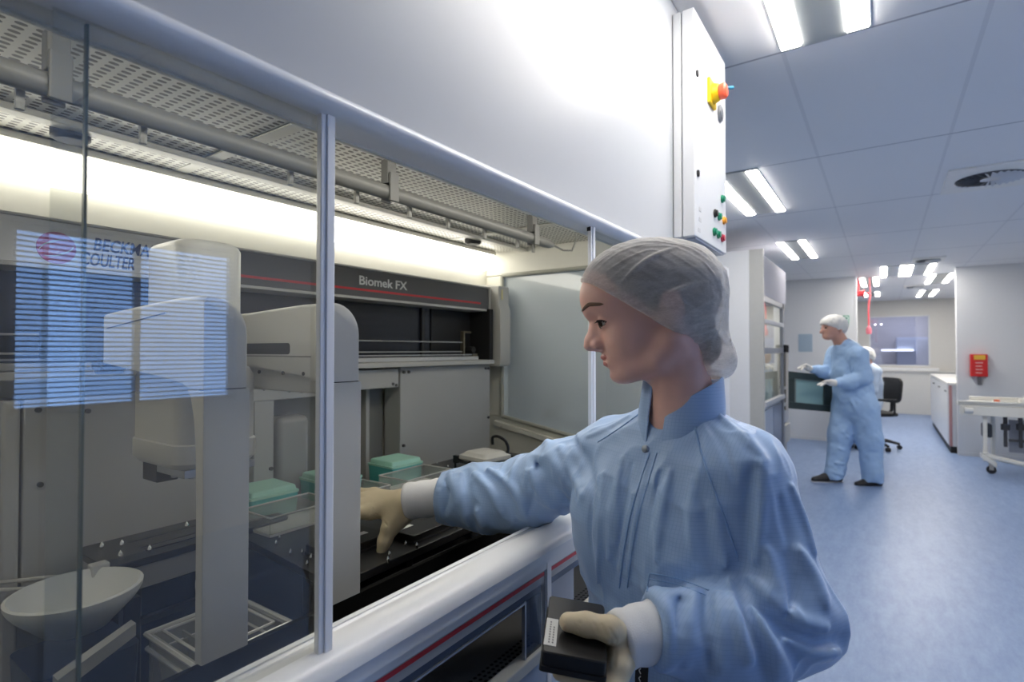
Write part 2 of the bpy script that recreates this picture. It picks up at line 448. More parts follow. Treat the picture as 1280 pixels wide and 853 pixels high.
for i, (y0, y1) in enumerate(((EY0, .655), (.665, 1.70), (1.71, EY1-.05))):
    obj('perforated_sheet', MB().box((-1.33, y0+.012, PZ), (EX-.08, y1-.012, PZ+.004)), M_perf, enc)
    obj('perforated_sheet', MB().box((EB+.005, y0+.012, PZ-.004), (-1.335, y1-.012, PZ)), M_perf, enc)
mg = MB()
for y in (.66, 1.705): mg.box((EB, y-.016, PZ-.006), (EX-.06, y+.016, PZ-.0015))
mg.box((-1.36, EY0, PZ-.016), (-1.325, EY1-.05, PZ-.004))
mg.box((EX-.085, EY0, PZ-.004), (EX-.03, EY1-.05, PZ+.004))
obj('sheet_joint_strips', mg, M_perf_plain, enc, bevel=.002)
obj('plenum_lid', MB().box((EB, EY0, PZ+.06), (EX-.03, EY1, PZ+.07)), M_cream, enc)

# smooth white upper front, rounded nose below it
UP1 = 2.11
obj('upper_front', MB().box((EX-.03, EY0-.03, 1.72), (EX, UP1, CZ-.002)), mat('front_panel_white', (.54, .555, .58), .36, var=.01), enc)
nose = []
for (x, z) in ((-.60, 1.703), (-.556, 1.701), (-.545, 1.702), (-.536, 1.706), (-.531, 1.711), (-.530, 1.716), (-.533, 1.722), (-.540, 1.727), (-.549, 1.729), (-.60, 1.729)):
    nose.append((x, z))
obj('upper_nose', MB().prism(nose, 'y', EY0-.03, UP1), M_post, enc, sharp=60)
obj('inner_valance', MB().box((EX-.052, EY0, 1.700), (EX-.046, EY1-.05, PZ+.004)), M_cream, enc)
# posts between the glass bays
for y0, y1 in ((.400, .4205), (1.120, 1.141), (1.86, 1.90)):
    p = MB().box((EX-.007, y0, 1.06), (EX+.002, y1, 1.705))
    p.box((EX+.0015, y0+.007, 1.06), (EX+.0045, y1-.002, 1.705))
    obj('post', p, M_post, enc, bevel=.0015)
    if y0 > 1: obj('post_end_cap', MB().box((EX-.008, y0-.001, 1.692), (EX+.001, y0+.008, 1.703)), M_blackm, enc)
# sliding panes
G_front = glass_mat('front_glass', (.76, .77, .75), ior=1.62, haze=.022, hazecol=(.75, .74, .70))
G_edge = mat('glass_edge', (.10, .14, .12), .2)
for (y0, y1, x) in ((EY0, .176, EX-.016), (.150, .402, EX-.008), (1.14, 1.865, EX-.008)):
    g = obj('glass_pane', MB().quad((x, y0, 1.055), (x, y1, 1.055), (x, y1, 1.71), (x, y0, 1.71)), G_front, enc, recalc=False)
obj('pane_edge', MB().box((EX-.0185, .1745, 1.06), (EX-.0135, .1768, 1.705)), G_edge, enc)
# lower rail: rolled aluminium section painted white
rail = [(-.605, 1.01), (-.605, 1.056), (-.600, 1.060), (-.590, 1.061), (-.586, 1.058), (-.580, 1.058), (-.577, 1.062), (-.566, 1.0645), (-.552, 1.064), (-.541, 1.061), (-.532, 1.055), (-.5265, 1.047), (-.5245, 1.038), (-.5265, 1.034), (-.5265, 1.018), (-.536, 1.015), (-.536, 1.0)]
obj('lower_rail', MB().prism(rail, 'y', EY0-.03, UP1), M_white, enc, sharp=28)
obj('rail_track', MB().box((-.5975, EY0, 1.0605), (-.589, UP1, 1.0625)), M_white, enc)
# skirt below the rail: grey strip with red stripe, dark glass band, slot with a perforated tray
skx = -.537
M_skirt = mat('skirt_grey', (.40, .40, .41), .4)
M_smoke = mat('smoked_band', (.085, .105, .15), .15)
obj('shadow_strip', MB().box((skx-.012, EY0, 1.003), (skx-.006, UP1, 1.018)), M_smoke, enc)  # dark strip paints the shadow line under the rail
for y0, y1 in ((EY0, .892), (.915, 1.62), (1.645, UP1)):
    obj('skirt_strip', MB().box((skx-.006, y0, .977), (skx, y1, 1.004)), M_skirt, enc)
    obj('red_line', MB().box((skx-.001, y0, .9905), (skx+.0008, y1, .9975)), M_red, enc)
    obj('smoked_glass', MB().box((skx-.008, y0, .961), (skx-.004, y1, .9775)), M_smoke, enc)
for y0, y1 in ((.888, .917), (1.618, 1.648)):
    obj('skirt_post', MB().box((skx-.03, y0, .86), (skx-.004, y0+.014, 1.018)), M_skirt, enc)
    obj('skirt_post', MB().box((skx-.03, y0+.014, .74), (skx+.002, y1, 1.018)), M_post, enc, label='pale blue upright of the skirt')
# slot bays: opening framed by a smoked pane, black tray behind
obj('slot_edge_strip', MB().box((skx-.006, EY0, .9595), (skx-.001, .832, .9625)), M_alu, enc)
G_smoke = glass_mat('smoked_pane', (.42, .46, .55), ior=1.5)
obj('smoked_pane', MB().box((skx-.008, .832, .858), (skx-.004, .888, .962)), G_smoke, enc)
obj('smoked_pane', MB().box((skx-.008, .917, .80), (skx-.004, 1.02, .962)), mat('skirt_panel_grey', (.27, .29, .34), .3), enc)
obj('pane_rim', MB().box((skx-.009, .8295, .852), (skx-.002, .8335, .963)), M_alu, enc)
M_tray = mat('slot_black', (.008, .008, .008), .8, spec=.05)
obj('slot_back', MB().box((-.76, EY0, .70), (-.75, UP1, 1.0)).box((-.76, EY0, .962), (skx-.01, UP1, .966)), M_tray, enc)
M_ptray = bpy.data.materials.new('perforated_tray'); M_ptray.use_nodes = True
nt = M_ptray.node_tree; bs = nt.nodes['Principled BSDF']; bs.inputs['Roughness'].default_value = .35
geo = nt.nodes.new('ShaderNodeNewGeometry'); sp = nt.nodes.new('ShaderNodeSeparateXYZ'); nt.links.new(geo.outputs['Position'], sp.inputs[0])
P_ = .0125
ux = mth('SUBTRACT', mth('FRACT', mth('MULTIPLY', mth('ADD', sp.outputs[0], 10), 1/P_)), .5)
uy = mth('SUBTRACT', mth('FRACT', mth('MULTIPLY', mth('ADD', sp.outputs[1], 10), 1/P_)), .5)
hole = mth('LESS_THAN', mth('ADD', mth('MULTIPLY', ux, ux), mth('MULTIPLY', uy, uy)), .085)
rowl = mth('MULTIPLY', mth('GREATER_THAN', sp.outputs[0], -.612), mth('LESS_THAN', sp.outputs[0], -.562))
hole = mth('MULTIPLY', hole, rowl)
mx = nt.nodes.new('ShaderNodeMix'); mx.data_type = 'RGBA'
mx.inputs[6].default_value = (.36, .36, .35, 1); mx.inputs[7].default_value = (.006, .006, .006, 1)
nt.links.new(hole, mx.inputs[0]); nt.links.new(mx.outputs[2], bs.inputs['Base Color'])
obj('perforated_tray', MB().prism([(-.75, .832), (-.62, .832), (-.555, .842), (-.555, .838), (-.62, .827), (-.75, .827)], 'y', EY0, UP1), M_ptray, enc)
obj('slot_ledge', MB().box((-.56, EY0, .835), (skx+.004, UP1, .858)), M_cream, enc, bevel=.003)
obj('lower_front', MB().box((-.56, EY0, .03), (skx, UP1, .834)), mat('lower_panel', (.52, .60, .72), .35), enc)
# solid white corner at the far end, below the control box
obj('corner_column', MB().box((EX-.04, 1.93, .0), (-.487, 2.19, 1.735)), M_white, enc, bevel=.004)

# ---------------------------------------------------------------- control box on the upper front
cb = thing('control_box', (-.515, 1.92, 1.775), 'white wall-mounted electrical control box with a red emergency knob', 'control box')
bx0, bx1, by0, by1, bz0, bz1 = -.548, -.48, 1.712, 2.115, 1.776, 2.496
obj('back_box', MB().box((bx0, by0, bz0), (-.522, by1, bz1)), M_white, cb, bevel=.003)
obj('front_door', MB().box((-.519, by0-.002, bz0), (bx1, by1+.002, bz1)), M_white, cb, bevel=.004)
obj('gland_plate', MB().box((-.545, by0+.02, bz0-.006), (-.485, by1-.02, bz0)), mat('gland_grey', (.38, .42, .50), .4), cb)
def cpx(u, v): p = px(u, v, x=bx1); return p.y, p.z
for u, v in ((871, 92), (872, 217)):
    y, z = cpx(u, v)
    obj('door_lock', MB().cyl((bx1-.002, y, z), (bx1+.004, y, z), .011, 16).box((bx1+.004, y-.002, z-.008), (bx1+.006, y+.002, z+.008)), M_blackm, cb)
y, z = cpx(888, 118)
yp = obj('switch_plate', MB().box((bx1, y-.042, z-.042), (bx1+.010, y+.042, z+.042)).cyl((bx1+.01, y, z), (bx1+.03, y, z), .034, 24, .028), mat('signal_yellow', (.83, .55, .01), .4), cb, bevel=.002)
obj('emergency_knob', MB().lathe([(.001, 0), (.024, 0), (.027, .006), (.027, .018), (.02, .024), (.001, .025)], (bx1+.03, y, z), 24, axis=Matrix.Rotation(PI/2, 3, 'Y')), mat('signal_red', (.75, .10, .04), .35), yp)
obj('padlock_tag', MB().tube([(bx1+.035, y+.02, z+.012), (bx1+.05, y+.03, z+.02), (bx1+.062, y+.05, z+.026)], .006, 8), mat('tag_blue', (.03, .20, .33), .4), yp)
y, z = cpx(899, 142)
obj('round_dial', MB().cyl((bx1, y, z), (bx1+.008, y, z), .030, 24).cyl((bx1+.008, y, z), (bx1+.011, y, z), .022, 20), mat('dial_grey', (.25, .26, .28), .35, metal=.5), cb, bevel=.0015)
cols = {'k': M_blackm, 'g': mat('button_green', (.0, .23, .12), .35), 'o': mat('lamp_amber', (.85, .38, .03), .3), 'r': mat('button_red', (.42, .02, .05), .35)}
for u, v, c, nm in ((902, 249, 'g', 'green'), (893, 267, 'k', 'black'), (898, 271, 'g', 'green'), (904, 276, 'o', 'amber'), (892, 290, 'g', 'green'), (897, 293.5, 'g', 'green'), (902, 298, 'r', 'red')):
    y, z = cpx(u, v)
    obj('push_button', MB().cyl((bx1, y, z), (bx1+.006, y, z), .0145, 16).cyl((bx1+.006, y, z), (bx1+.012, y, z), .011, 16), cols[c], cb, bevel=.001, label=nm+' push button')
M_lab = mat('engraved_label', (.66, .66, .67), .5)
for u, v in ((875, 262), (875, 275), (874, 288)):
    y, z = cpx(u, v)
    obj('label_plate', MB().box((bx1, y-.012, z-.006), (bx1+.0012, y+.012, z+.006)), M_lab, cb)

# ---------------------------------------------------------------- lights and fittings hung inside the enclosure
sl = thing('strip_light', (-1.53, .75, 1.78), 'long bright strip light along the back of the enclosure', 'strip light')
obj('housing', MB().box((EB+.001, EY0+.05, 1.858), (-1.478, 2.03, PZ-.006)), M_cream, sl, bevel=.003)
obj('diffuser', MB().prism([(EB+.002, 1.79), (-1.515, 1.795), (-1.495, 1.812), (-1.487, 1.835), (-1.484, 1.858), (EB+.002, 1.858)], 'y', EY0+.06, 2.02), emit_mat('strip_glow', (1.0, .955, .84), 4.5), sl, sharp=60)
fl = thing('added_front_light', (-.76, .7, 1.84), 'added slim light under the enclosure ceiling, hidden behind the upper front edge', 'strip light')  # added lamp hidden behind the nose, to light the machine and deck
obj('diffuser', MB().cyl((-.76, EY0+.12, 1.85), (-.76, 1.93, 1.85), .016, 20), emit_mat('added_front_glow', (1.0, .96, .88), 7.5), fl)
for y in (EY0+.12, .6, 1.93): obj('holder', MB().box((-.782, y-.012, 1.83), (-.738, y+.012, PZ-.001)), M_cream, fl, bevel=.003)
tl = thing('tube_lamp', (-1.0, .6, 1.78), 'grey tubular lamp hung below the perforated enclosure ceiling', 'lamp')
M_tl = mat('tube_grey', (.17, .17, .16), .35)
xt, zt = -.985, 1.80
obj('lamp_tube', MB().tube([(xt, EY0+.05, zt), (xt, 1.64, zt), (xt, 1.67, zt), (xt, 1.70, zt)], [.018, .018, .016, .009], 20), M_tl, tl, sharp=50)
obj('end_cable', MB().tube([(xt, 1.70, zt), (xt+.01, 1.76, zt-.012), (xt+.02, 1.81, zt-.006), (xt+.025, 1.83, zt+.03), (xt+.025, 1.83, PZ-.004)], .0035, 8), M_tl, tl)
for y in (.27, .91, 1.56):
    br = MB().box((xt-.012, y-.014, zt+.02), (xt+.012, y+.014, PZ-.001)).box((xt-.012, y-.014, zt-.024), (xt-.006, y+.014, zt+.03)).box((xt+.016, y-.014, zt-.024), (xt+.022, y+.014, zt+.045))
    obj('bracket', br, mat('bracket_grey', (.16, .16, .155), .5), tl, bevel=.002)
for y in (.235, .39, .66, .83, 1.0, 1.15, 1.32, 1.5, 1.6):
    obj('drop_clip', MB().box((xt-.024, y-.005, zt-.034), (xt-.022+.006, y+.005, zt-.004)).cyl((xt-.02, y, zt-.04), (xt-.02, y, zt-.03), .006, 8), mat('clip_grey', (.30, .30, .28), .5), tl)
for y0, x0, lab in ((.405, -1.385, 'black round detector under the enclosure ceiling near the round tower'), (1.74, -1.385, 'black round detector under the enclosure ceiling near the end window')):
    tag(obj('ceiling_detector', MB().lathe([(.001, 0), (.026, .0), (.034, .006), (.034, .022), (.001, .022)], (x0, y0, PZ-.028), 24), M_blackm), lab, 'detector')
# ================================================================ pipetting workstation inside the enclosure
XB = -1.45
lh = thing('pipetting_workstation', (-1.2, 1.0, .92), 'grey automated pipetting workstation with two arms inside the enclosure', 'lab machine')
def P(n, mb, m, **k): return obj(n, mb, m, lh, **k)
# lower back panels
P('back_panel', MB().box((-1.535, 1.40, .90), (XB, 1.945, 1.357)), M_grey, bevel=.004, label='grey back panel at the far end')
P('back_panel', MB().box((-1.535, .352, .90), (XB, .70, 1.318)), M_grey, bevel=.004, label='grey back panel at the near end')
P('back_panel', MB().box((-1.535, .845, .90), (XB, .905, 1.33)), M_grey, bevel=.003, label='narrow grey upright panel')
P('back_panel', MB().box((-1.535, .14, .90), (XB, .345, 1.318)), M_grey, bevel=.004, label='grey back panel at the near corner')
P('apron', MB().box((-1.535, 1.09, 1.285), (XB+.004, 1.388, 1.352)), M_grey, bevel=.003)
P('apron', MB().box((-1.535, .70, 1.275), (XB+.004, 1.06, 1.345)), M_grey, bevel=.003)
P('recess_panel', MB().box((-1.55, .70, .90), (-1.543, 1.40, 1.36)), mat('recess_grey', (.22, .215, .20), .5))
P('recess_upright', MB().box((-1.54, 1.285, .9), (-1.50, 1.30, 1.29)), M_grey)
P('recess_upright', MB().box((-1.54, .93, .9), (-1.47, 1.04, 1.22)), mat('inner_grey', (.33, .325, .31), .45), bevel=.02, label='rounded grey housing in the recess')
sc_ = MB()
for y, z in ((1.415, 1.338), (1.44, 1.338), (1.91, 1.338), (1.93, 1.338), (1.93, 1.12), (1.415, 1.07), (1.36, 1.298), (1.375, 1.293), (.375, 1.295), (.38, 1.14), (.46, 1.285), (.87, 1.31), (.895, 1.08), (.95, 1.30), (.99, 1.295)):
    sc_.cyl((XB, y, z), (XB+.0065, y, z), .0055, 10)
P('panel_screws', sc_, mat('screw_dark', (.12, .12, .12), .35, metal=.6))
# ledge, dark guide recess with thin rails
P('guide_ledge', MB().box((-1.545, .27, 1.358), (XB+.03, 1.938, 1.376)), M_grey2, bevel=.003)
P('guide_rail', MB().box((-1.53, .29, 1.377), (XB+.002, 1.86, 1.392)), mat('rail_pale', (.52, .53, .54), .35), bevel=.002)
P('recess_back', MB().box((-1.552, .27, 1.376), (-1.546, 1.93, 1.60)), mat('recess_navy', (.016, .018, .026), .22))
P('recess_divider', MB().box((-1.546, 1.60, 1.376), (-1.536, 1.615, 1.60)), M_black)
P('recess_end', MB().box((-1.545, 1.915, 1.36), (XB+.02, 1.94, 1.60)).box((-1.546, 1.66, 1.378), (-1.54, 1.915, 1.60)), M_blackm)
rw = MB()
rw.cyl((-1.49, .30, 1.412), (-1.49, 1.80, 1.412), .0024, 8); rw.cyl((-1.49, .30, 1.452), (-1.49, 1.80, 1.452), .0024, 8)
rw.box((-1.505, .30, 1.397), (-1.47, 1.84, 1.401))
P('guide_wires', rw, mat('wire_pale', (.5, .5, .5), .3, metal=.5))
P('wire_bracket', MB().box((-1.50, 1.798, 1.392), (-1.48, 1.806, 1.50)).box((-1.50, 1.806, 1.492), (-1.48, 1.85, 1.50)).box((-1.51, 1.84, 1.378), (-1.465, 1.875, 1.404)), mat('bracket_bronze', (.16, .14, .10), .4, metal=.5), bevel=.002)
P('motor', MB().cyl((-1.52, 1.84, 1.42), (-1.46, 1.84, 1.42), .014, 14), M_blackm)
# top cover: pale frame, dark band with red line, white logo panel at the near end
P('top_cover', MB().box((-1.545, .27, 1.598), (XB-.004, 1.945, 1.70)).box((-1.545, .27, 1.590), (XB+.004, 1.945, 1.599)).box((-1.545, .27, 1.693), (XB+.003, 1.945, 1.70)).box((-1.5, 1.934, 1.595), (XB+.004, 1.945, 1.70)), M_grey2, bevel=.002)
P('title_band', MB().box((XB-.006, .70, 1.600), (XB, 1.932, 1.692)), M_dgrey)
P('band_line', MB().box((XB-.001, .70, 1.6195), (XB+.0012, 1.875, 1.6265)), M_red)
P('logo_panel', MB().box((XB-.006, .30, 1.600), (XB, .69, 1.692)), mat('logo_white', (.66, .66, .65), .4))
# writing as it stands on the machine
Yd, Zd = (0, 1, 0), (0, 0, 1)
def at_b(u, v): return px(u, v, x=XB+.0015)
p0, p1 = at_b(448.5, 358.0), at_b(507, 366.5)
text_part('title_lettering', 'Biomek FX', .0425, M_letter, lh, (XB+.0008, p0.y, 1.6405), Yd, Zd, xs=(p1.y-p0.y)/.186, offset=.0007)
M_logo = mat('logo_navy', (.035, .055, .17), .4)
p0, p1 = at_b(116, 318), at_b(211, 340)
text_part('logo_lettering', 'BECKMAN', .040, M_logo, lh, (XB+.0008, p0.y, 1.6425), Yd, Zd, shear=.18, xs=(p1.y-p0.y)/.215, offset=.0006)
p0, p1 = at_b(100, 333), at_b(180, 340)
text_part('logo_lettering', 'COULTER', .040, M_logo, lh, (XB+.0008, p0.y, 1.6075), Yd, Zd, shear=.18, xs=(p1.y-p0.y)/.212, offset=.0006)
c = at_b(71, 310)
M_mag = mat('logo_magenta', (.50, .06, .16), .4)
disc = MB(); disc.cyl((XB-.001, c.y, c.z), (XB+.001, c.y, c.z), .034, 40)
P('logo_disc', disc, M_mag)
sw = MB()
for sgn in (1, -1):
    pts = []
    for i in range(13):
        a = i/12
        ang = math.radians(200 - 150*a) if sgn == 1 else math.radians(20 - 150*a)
        r = .030 - .013*math.sin(PI*a)
        pts.append((XB+.001, c.y + r*math.cos(ang)*1.05, c.z + r*math.sin(ang)*.8))
    sw.tube(pts, [.0006+.0014*math.sin(PI*i/12) for i in range(13)], 6)
P('logo_swoosh', sw, M_letter)
# end towers
def tower(y0, y1, lab):
    pr = [(-1.545, 1.345), (-1.42, 1.345), (-1.405, 1.35), (-1.40, 1.365), (-1.40, 1.60), (-1.41, 1.625), (-1.41, 1.705), (-1.545, 1.72)]
    P('end_tower', MB().prism(pr, 'y', y0, y1), M_grey2, bevel=.004, label=lab)
tower(1.955, 2.035, 'grey end tower beside the end window')
tower(.235, .298, 'grey end tower at the near end')
P('yellow_tag', MB().box((-1.411, 1.975, 1.645), (-1.4085, 1.985, 1.69)), mat('tag_yellow', (.72, .65, .30), .5))
# bridge arms
def arm(y0, w, xback, zt, slot=None, lab=''):
    def sec(x, zb, zt_, wid):
        r = min(.052, wid*.85, zt_-zb-.002); P_ = [(x, y0, zb), (x, y0, zt_-.006), (x, y0+.002, zt_-.002), (x, y0+.006, zt_)]
        for i in range(9):
            a = PI/2*(1-i/8)
            P_.append((x, y0+wid-r+r*math.cos(a), zt_-r*1.0+r*math.sin(a)))
        P_.append((x, y0+wid, zb)); return P_
    R = []
    for x, zb, dz in ((xback, 1.398, -.013), (-1.0, 1.391, -.008), (-.90, 1.383, -.003), (-.83, 1.376, 0), (-.805, 1.372, 0)):
        R.append(sec(x, zb, zt+dz, w))
    for x, zb in ((-.795, 1.368), (-.785, 1.3665), (-.753, 1.3665)): R.append(sec(x, zb, zt, w))
    R.append(sec(-.75, 1.3665, zt-.004, w-.003))
    a = P('arm_cover', MB().loft(R), M_grey2, sharp=40, label=lab)
    leg = MB()
    leg.prism([(-.797, 1.365), (-.7505, 1.365), (-.7505, .90), (-.7685, .90), (-.769, 1.20), (-.7715, 1.28), (-.777, 1.325), (-.786, 1.352)], 'y', y0+.0005, y0+w+.004)
    obj('arm_leg', leg, M_grey2, a, bevel=.0015)
    obj('arm_seam', MB().box((-.765, y0+.001, 1.364), (-.752, y0+w-.001, 1.367)), M_blackm, a)
    return a
a1 = arm(.366, .061, -1.085, 1.494, lab='bridge arm nearer the camera')
a2 = arm(.566, .062, -1.44, 1.498, lab='bridge arm behind the white post')
obj('cable_slot', MB().prism(rrect(-1.40, 1.412, -.86, 1.432, .006), 'y', .5655, .569), M_blackm, a2)
obj('cover_joint', MB().box((-1.40, .5652, 1.4075), (-.80, .567, 1.4095)), mat('joint_line', (.2, .2, .19), .5), a2)
obj('lower_beam', MB().box((-1.44, .575, 1.345), (-.80, .61, 1.392)), M_grey2, a2, bevel=.003)
st = MB()
for x in (-.99, -.955, -.88, -.82): st.cyl((x, .5645, 1.379), (x, .567, 1.379), .0035, 8)
obj('cover_screws', st, M_blackm, a2)
obj('cover_line', MB().tube([(-1.07, .3655, 1.456), (-.93, .3655, 1.468), (-.86, .3655, 1.474)], .0008, 6), mat('seam_blue', (.05, .07, .13), .4), a1)
P('arm_bracket', MB().box((-1.44, .372, 1.40), (-1.085, .41, 1.46)).box((-1.14, .366, 1.385), (-1.085, .40, 1.40)).cyl((-1.10, .36, 1.39), (-1.10, .40, 1.39), .012, 12), M_blackm, bevel=.003)
# pipetting head hanging on the near arm: round tower above, body below
hd = MB()
pr = []
x0, x1, y0, y1 = -1.145, -.985, .445, .56
def rsec(z, inset=0, r=.035):
    return [(p[0], p[1], z) for p in rrect(x0+inset, y0+inset, x1-inset, y1-inset, max(.004, r-inset*.5), 6)]
P('head_tower', MB().loft([rsec(1.40), rsec(1.603), rsec(1.611, .004), rsec(1.616, .012), rsec(1.6185, .03)]), mat('tower_pale', (.56, .56, .53), .35), sharp=50)
x0, x1, y0, y1 = -1.135, -.93, .418, .560
hb = P('head_body', MB().loft([rsec(1.222, .008), rsec(1.232), rsec(1.262), rsec(1.264, .003), rsec(1.345, .003), rsec(1.3455, .0045), rsec(1.347, .003), rsec(1.375, .003), rsec(1.39, .01)], ), M_grey2, sharp=40)
obj('head_clip', MB().box((x0-.004, y0+.02, 1.235), (x0+.01, y0+.05, 1.275)), M_grey2, hb, bevel=.004)
und = MB().box((-1.10, .432, 1.188), (-1.045, .468, 1.222))
obj('head_socket', und, M_blackm, hb, bevel=.002)
und = MB().box((-1.04, .43, 1.209), (-.94, .55, 1.222))
for k in range(5): und.cyl((-1.03+.018*k, .455+.006*k, 1.196), (-1.03+.018*k, .455+.006*k, 1.212), .006, 8)
und.box((-1.03, .47, 1.195), (-1.0, .54, 1.215))
obj('tip_mandrels', und, mat('mandrel_metal', (.40, .41, .43), .3, metal=.7), hb, bevel=.001)

# ---------------------------------------------------------------- deck
DZ = .978
M_deck = mat('deck_black', (.022, .022, .023), .28, var=.1)
P('deck_row', MB().prism(rrect(-1.447, .437, -1.262, .84, .025), 'z', DZ-.003, DZ+.012), M_deck, bevel=.002, label='black deck row at the near end')
P('deck_row_apron', MB().prism(rrect(-1.446, .439, -1.266, .838, .022), 'z', DZ-.05, DZ-.003), mat('apron_grey', (.30, .30, .30), .4))
gv = MB()
for x in (-1.40, -1.345, -1.315): gv.box((x, .52, DZ+.0118), (x+.012, .80, DZ+.0135))
P('deck_grooves', gv, M_black)
P('deck_plate', MB().prism([(-1.447, .85), (-1.447, 1.93), (-1.06, 1.93), (-1.06, 1.085), (-.862, 1.075), (-.855, .66), (-1.23, .70)], 'z', DZ-.018, DZ), M_deck, bevel=.002, label='black main deck plate')
pins = MB()
pts = [(-1.39, .47), (-1.37, .50), (-1.30, .472), (-1.285, .52), (-1.385, .64), (-1.38, .69), (-1.30, .69), (-1.41, .70)]
for x, y in pts:
    pins.lathe([(.003, 0), (.003, .006), (.0046, .007), (.0038, .012), (.0006, .017)], (x, y, DZ+.012), 10)
for u, v in ((349, 676), (345, 683), (363, 695), (378, 694), (389, 701), (384, 709), (394, 675), (487, 697), (485, 704), (507, 684), (521, 686), (571, 662), (576, 657), (538, 584), (546, 582), (560, 586), (570, 590), (585, 588)):
    p = px(u, v, z=DZ)
    if p.x < -1.43: continue
    pins.lathe([(.0022, 0), (.0022, .005), (.0034, .006), (.0028, .010), (.0005, .014)], (p.x, p.y, DZ), 10)
P('locating_pins', pins, mat('pin_chrome', (.75, .75, .74), .15, metal=1))
P('deck_well', MB().box((-1.04, 1.095, .965), (-.875, 1.88, .972)).box((-.875, 1.09, .93), (-.868, 1.88, .985)), M_blackm)
# dark machine base below the deck
P('base_carcass', MB().box((-1.44, .50, .30), (-1.27, 1.93, .925)), M_navy)
fr = MB()
fr.box((-1.26, .455, .30), (-1.235, .485, .925)); fr.box((-1.0, .69, .30), (-.975, .715, .958)); fr.box((-.90, .87, .30), (-.88, .89, .955)); fr.box((-.90, 1.16, .3), (-.88, 1.18, .965)); fr.box((-.905, .66, .915), (-.88, 1.1, .935))
fr.box((-1.26, .46, .86), (-1.245, .84, .875)); fr.box((-.95, .72, .82), (-.86, 1.9, .83))
P('base_frame', fr, M_black, bevel=.002)
P('base_shelf', MB().box((-1.44, .30, .60), (-.70, 1.93, .615)), M_navy)
P('base_side', MB().box((-1.26, .70, .30), (-.90, .71, .958)), M_navy)
tg = MB().box((-1.258, .60, .892), (-1.2565, .635, .91)).box((-1.2345, .462, .80), (-1.2335, .478, .835))
P('rating_plate', tg, M_lab)
P('near_end_post', MB().box((-1.50, .318, .6), (-1.445, .348, 1.318)), M_grey2, bevel=.008)

# ---------------------------------------------------------------- things standing on the deck
M_clear = glass_mat('clear_plastic', (.96, .965, .96), ior=1.4, rough=.12, haze=.20, hazecol=(.75, .76, .73))
M_clear2 = glass_mat('clear_box_plastic', (.92, .92, .90), ior=1.5, rough=.05, haze=.42, hazecol=(.6, .6, .56))
def tip_box(cx, cy, rz, label):
    t = thing('pipette_tip_box', (cx, cy, DZ+.0005), label, 'tip box', 'teal pipette tip boxes on the deck')
    def R(lo, hi, r, z): z = DZ + (z-DZ)*1.32; return [(cx+math.cos(rz)*a-math.sin(rz)*b, cy+math.sin(rz)*a+math.cos(rz)*b, z) for a, b in rrect(-lo, -hi, lo, hi, r, 3)]
    obj('box_base', MB().loft([R(.060, .063, .006, DZ+.0005), R(.063, .066, .006, DZ+.042)]), M_teal, t, bevel=.001)
    obj('rim', MB().loft([R(.065, .068, .006, DZ+.0425), R(.065, .068, .006, DZ+.047)]), M_teall, t)
    obj('lid', MB().loft([R(.060, .063, .006, DZ+.0475), R(.058, .061, .006, DZ+.056), R(.055, .058, .006, DZ+.058)]), M_teall, t, label='paler mint green lid')
    return t
tip_box(-1.385, .835, -.06, 'teal tip box nearest the white post, left of it')
tip_box(-1.375, 1.045, -.06, 'teal tip box half hidden behind the white post')
tip_box(-1.368, 1.30, -.06, 'teal tip box right of the second arm leg, in front of the recess')
def tray(x0, x1, y0, y1, h, label):
    t = thing('clear_tray', ((x0+x1)/2, (y0+y1)/2, DZ+.0005), label, 'tray', 'clear open trays on the deck')
    z0, z1 = DZ+.0005, DZ+h; w = .0022
    obj('tray_floor', MB().box((x0, y0, z0), (x1, y1, z0+.006)), mat('tray_floor_grey', (.72, .72, .68), .4), t)
    s = MB().box((x0, y0, z0+.006), (x0+w, y1, z1)).box((x1-w, y0, z0+.006), (x1, y1, z1)).box((x0+w, y0, z0+.006), (x1-w, y0+w, z1)).box((x0+w, y1-w, z0+.006), (x1-w, y1, z1))
    obj('tray_wall', s, M_clear, t)
    r = MB()
    for a, b in (((x0, y0), (x1, y0)), ((x1, y0), (x1, y1)), ((x1, y1), (x0, y1)), ((x0, y1), (x0, y0))): r.cyl((*a, z1), (*b, z1), .0022, 6)
    obj('tray_rim', r, mat('tray_rim_pale', (.55, .56, .54), .3), t)
    return t
tray(-1.315, -1.19, .735, .925, .046, 'clear open tray in front of the teal tip box left of the white post')
tray(-1.315, -1.195, .945, 1.115, .046, 'clear open tray just right of the second arm leg, behind the gloved hand')
tray(-1.30, -1.175, 1.165, 1.365, .05, 'clear open tray in front of the teal tip box by the white cuff')
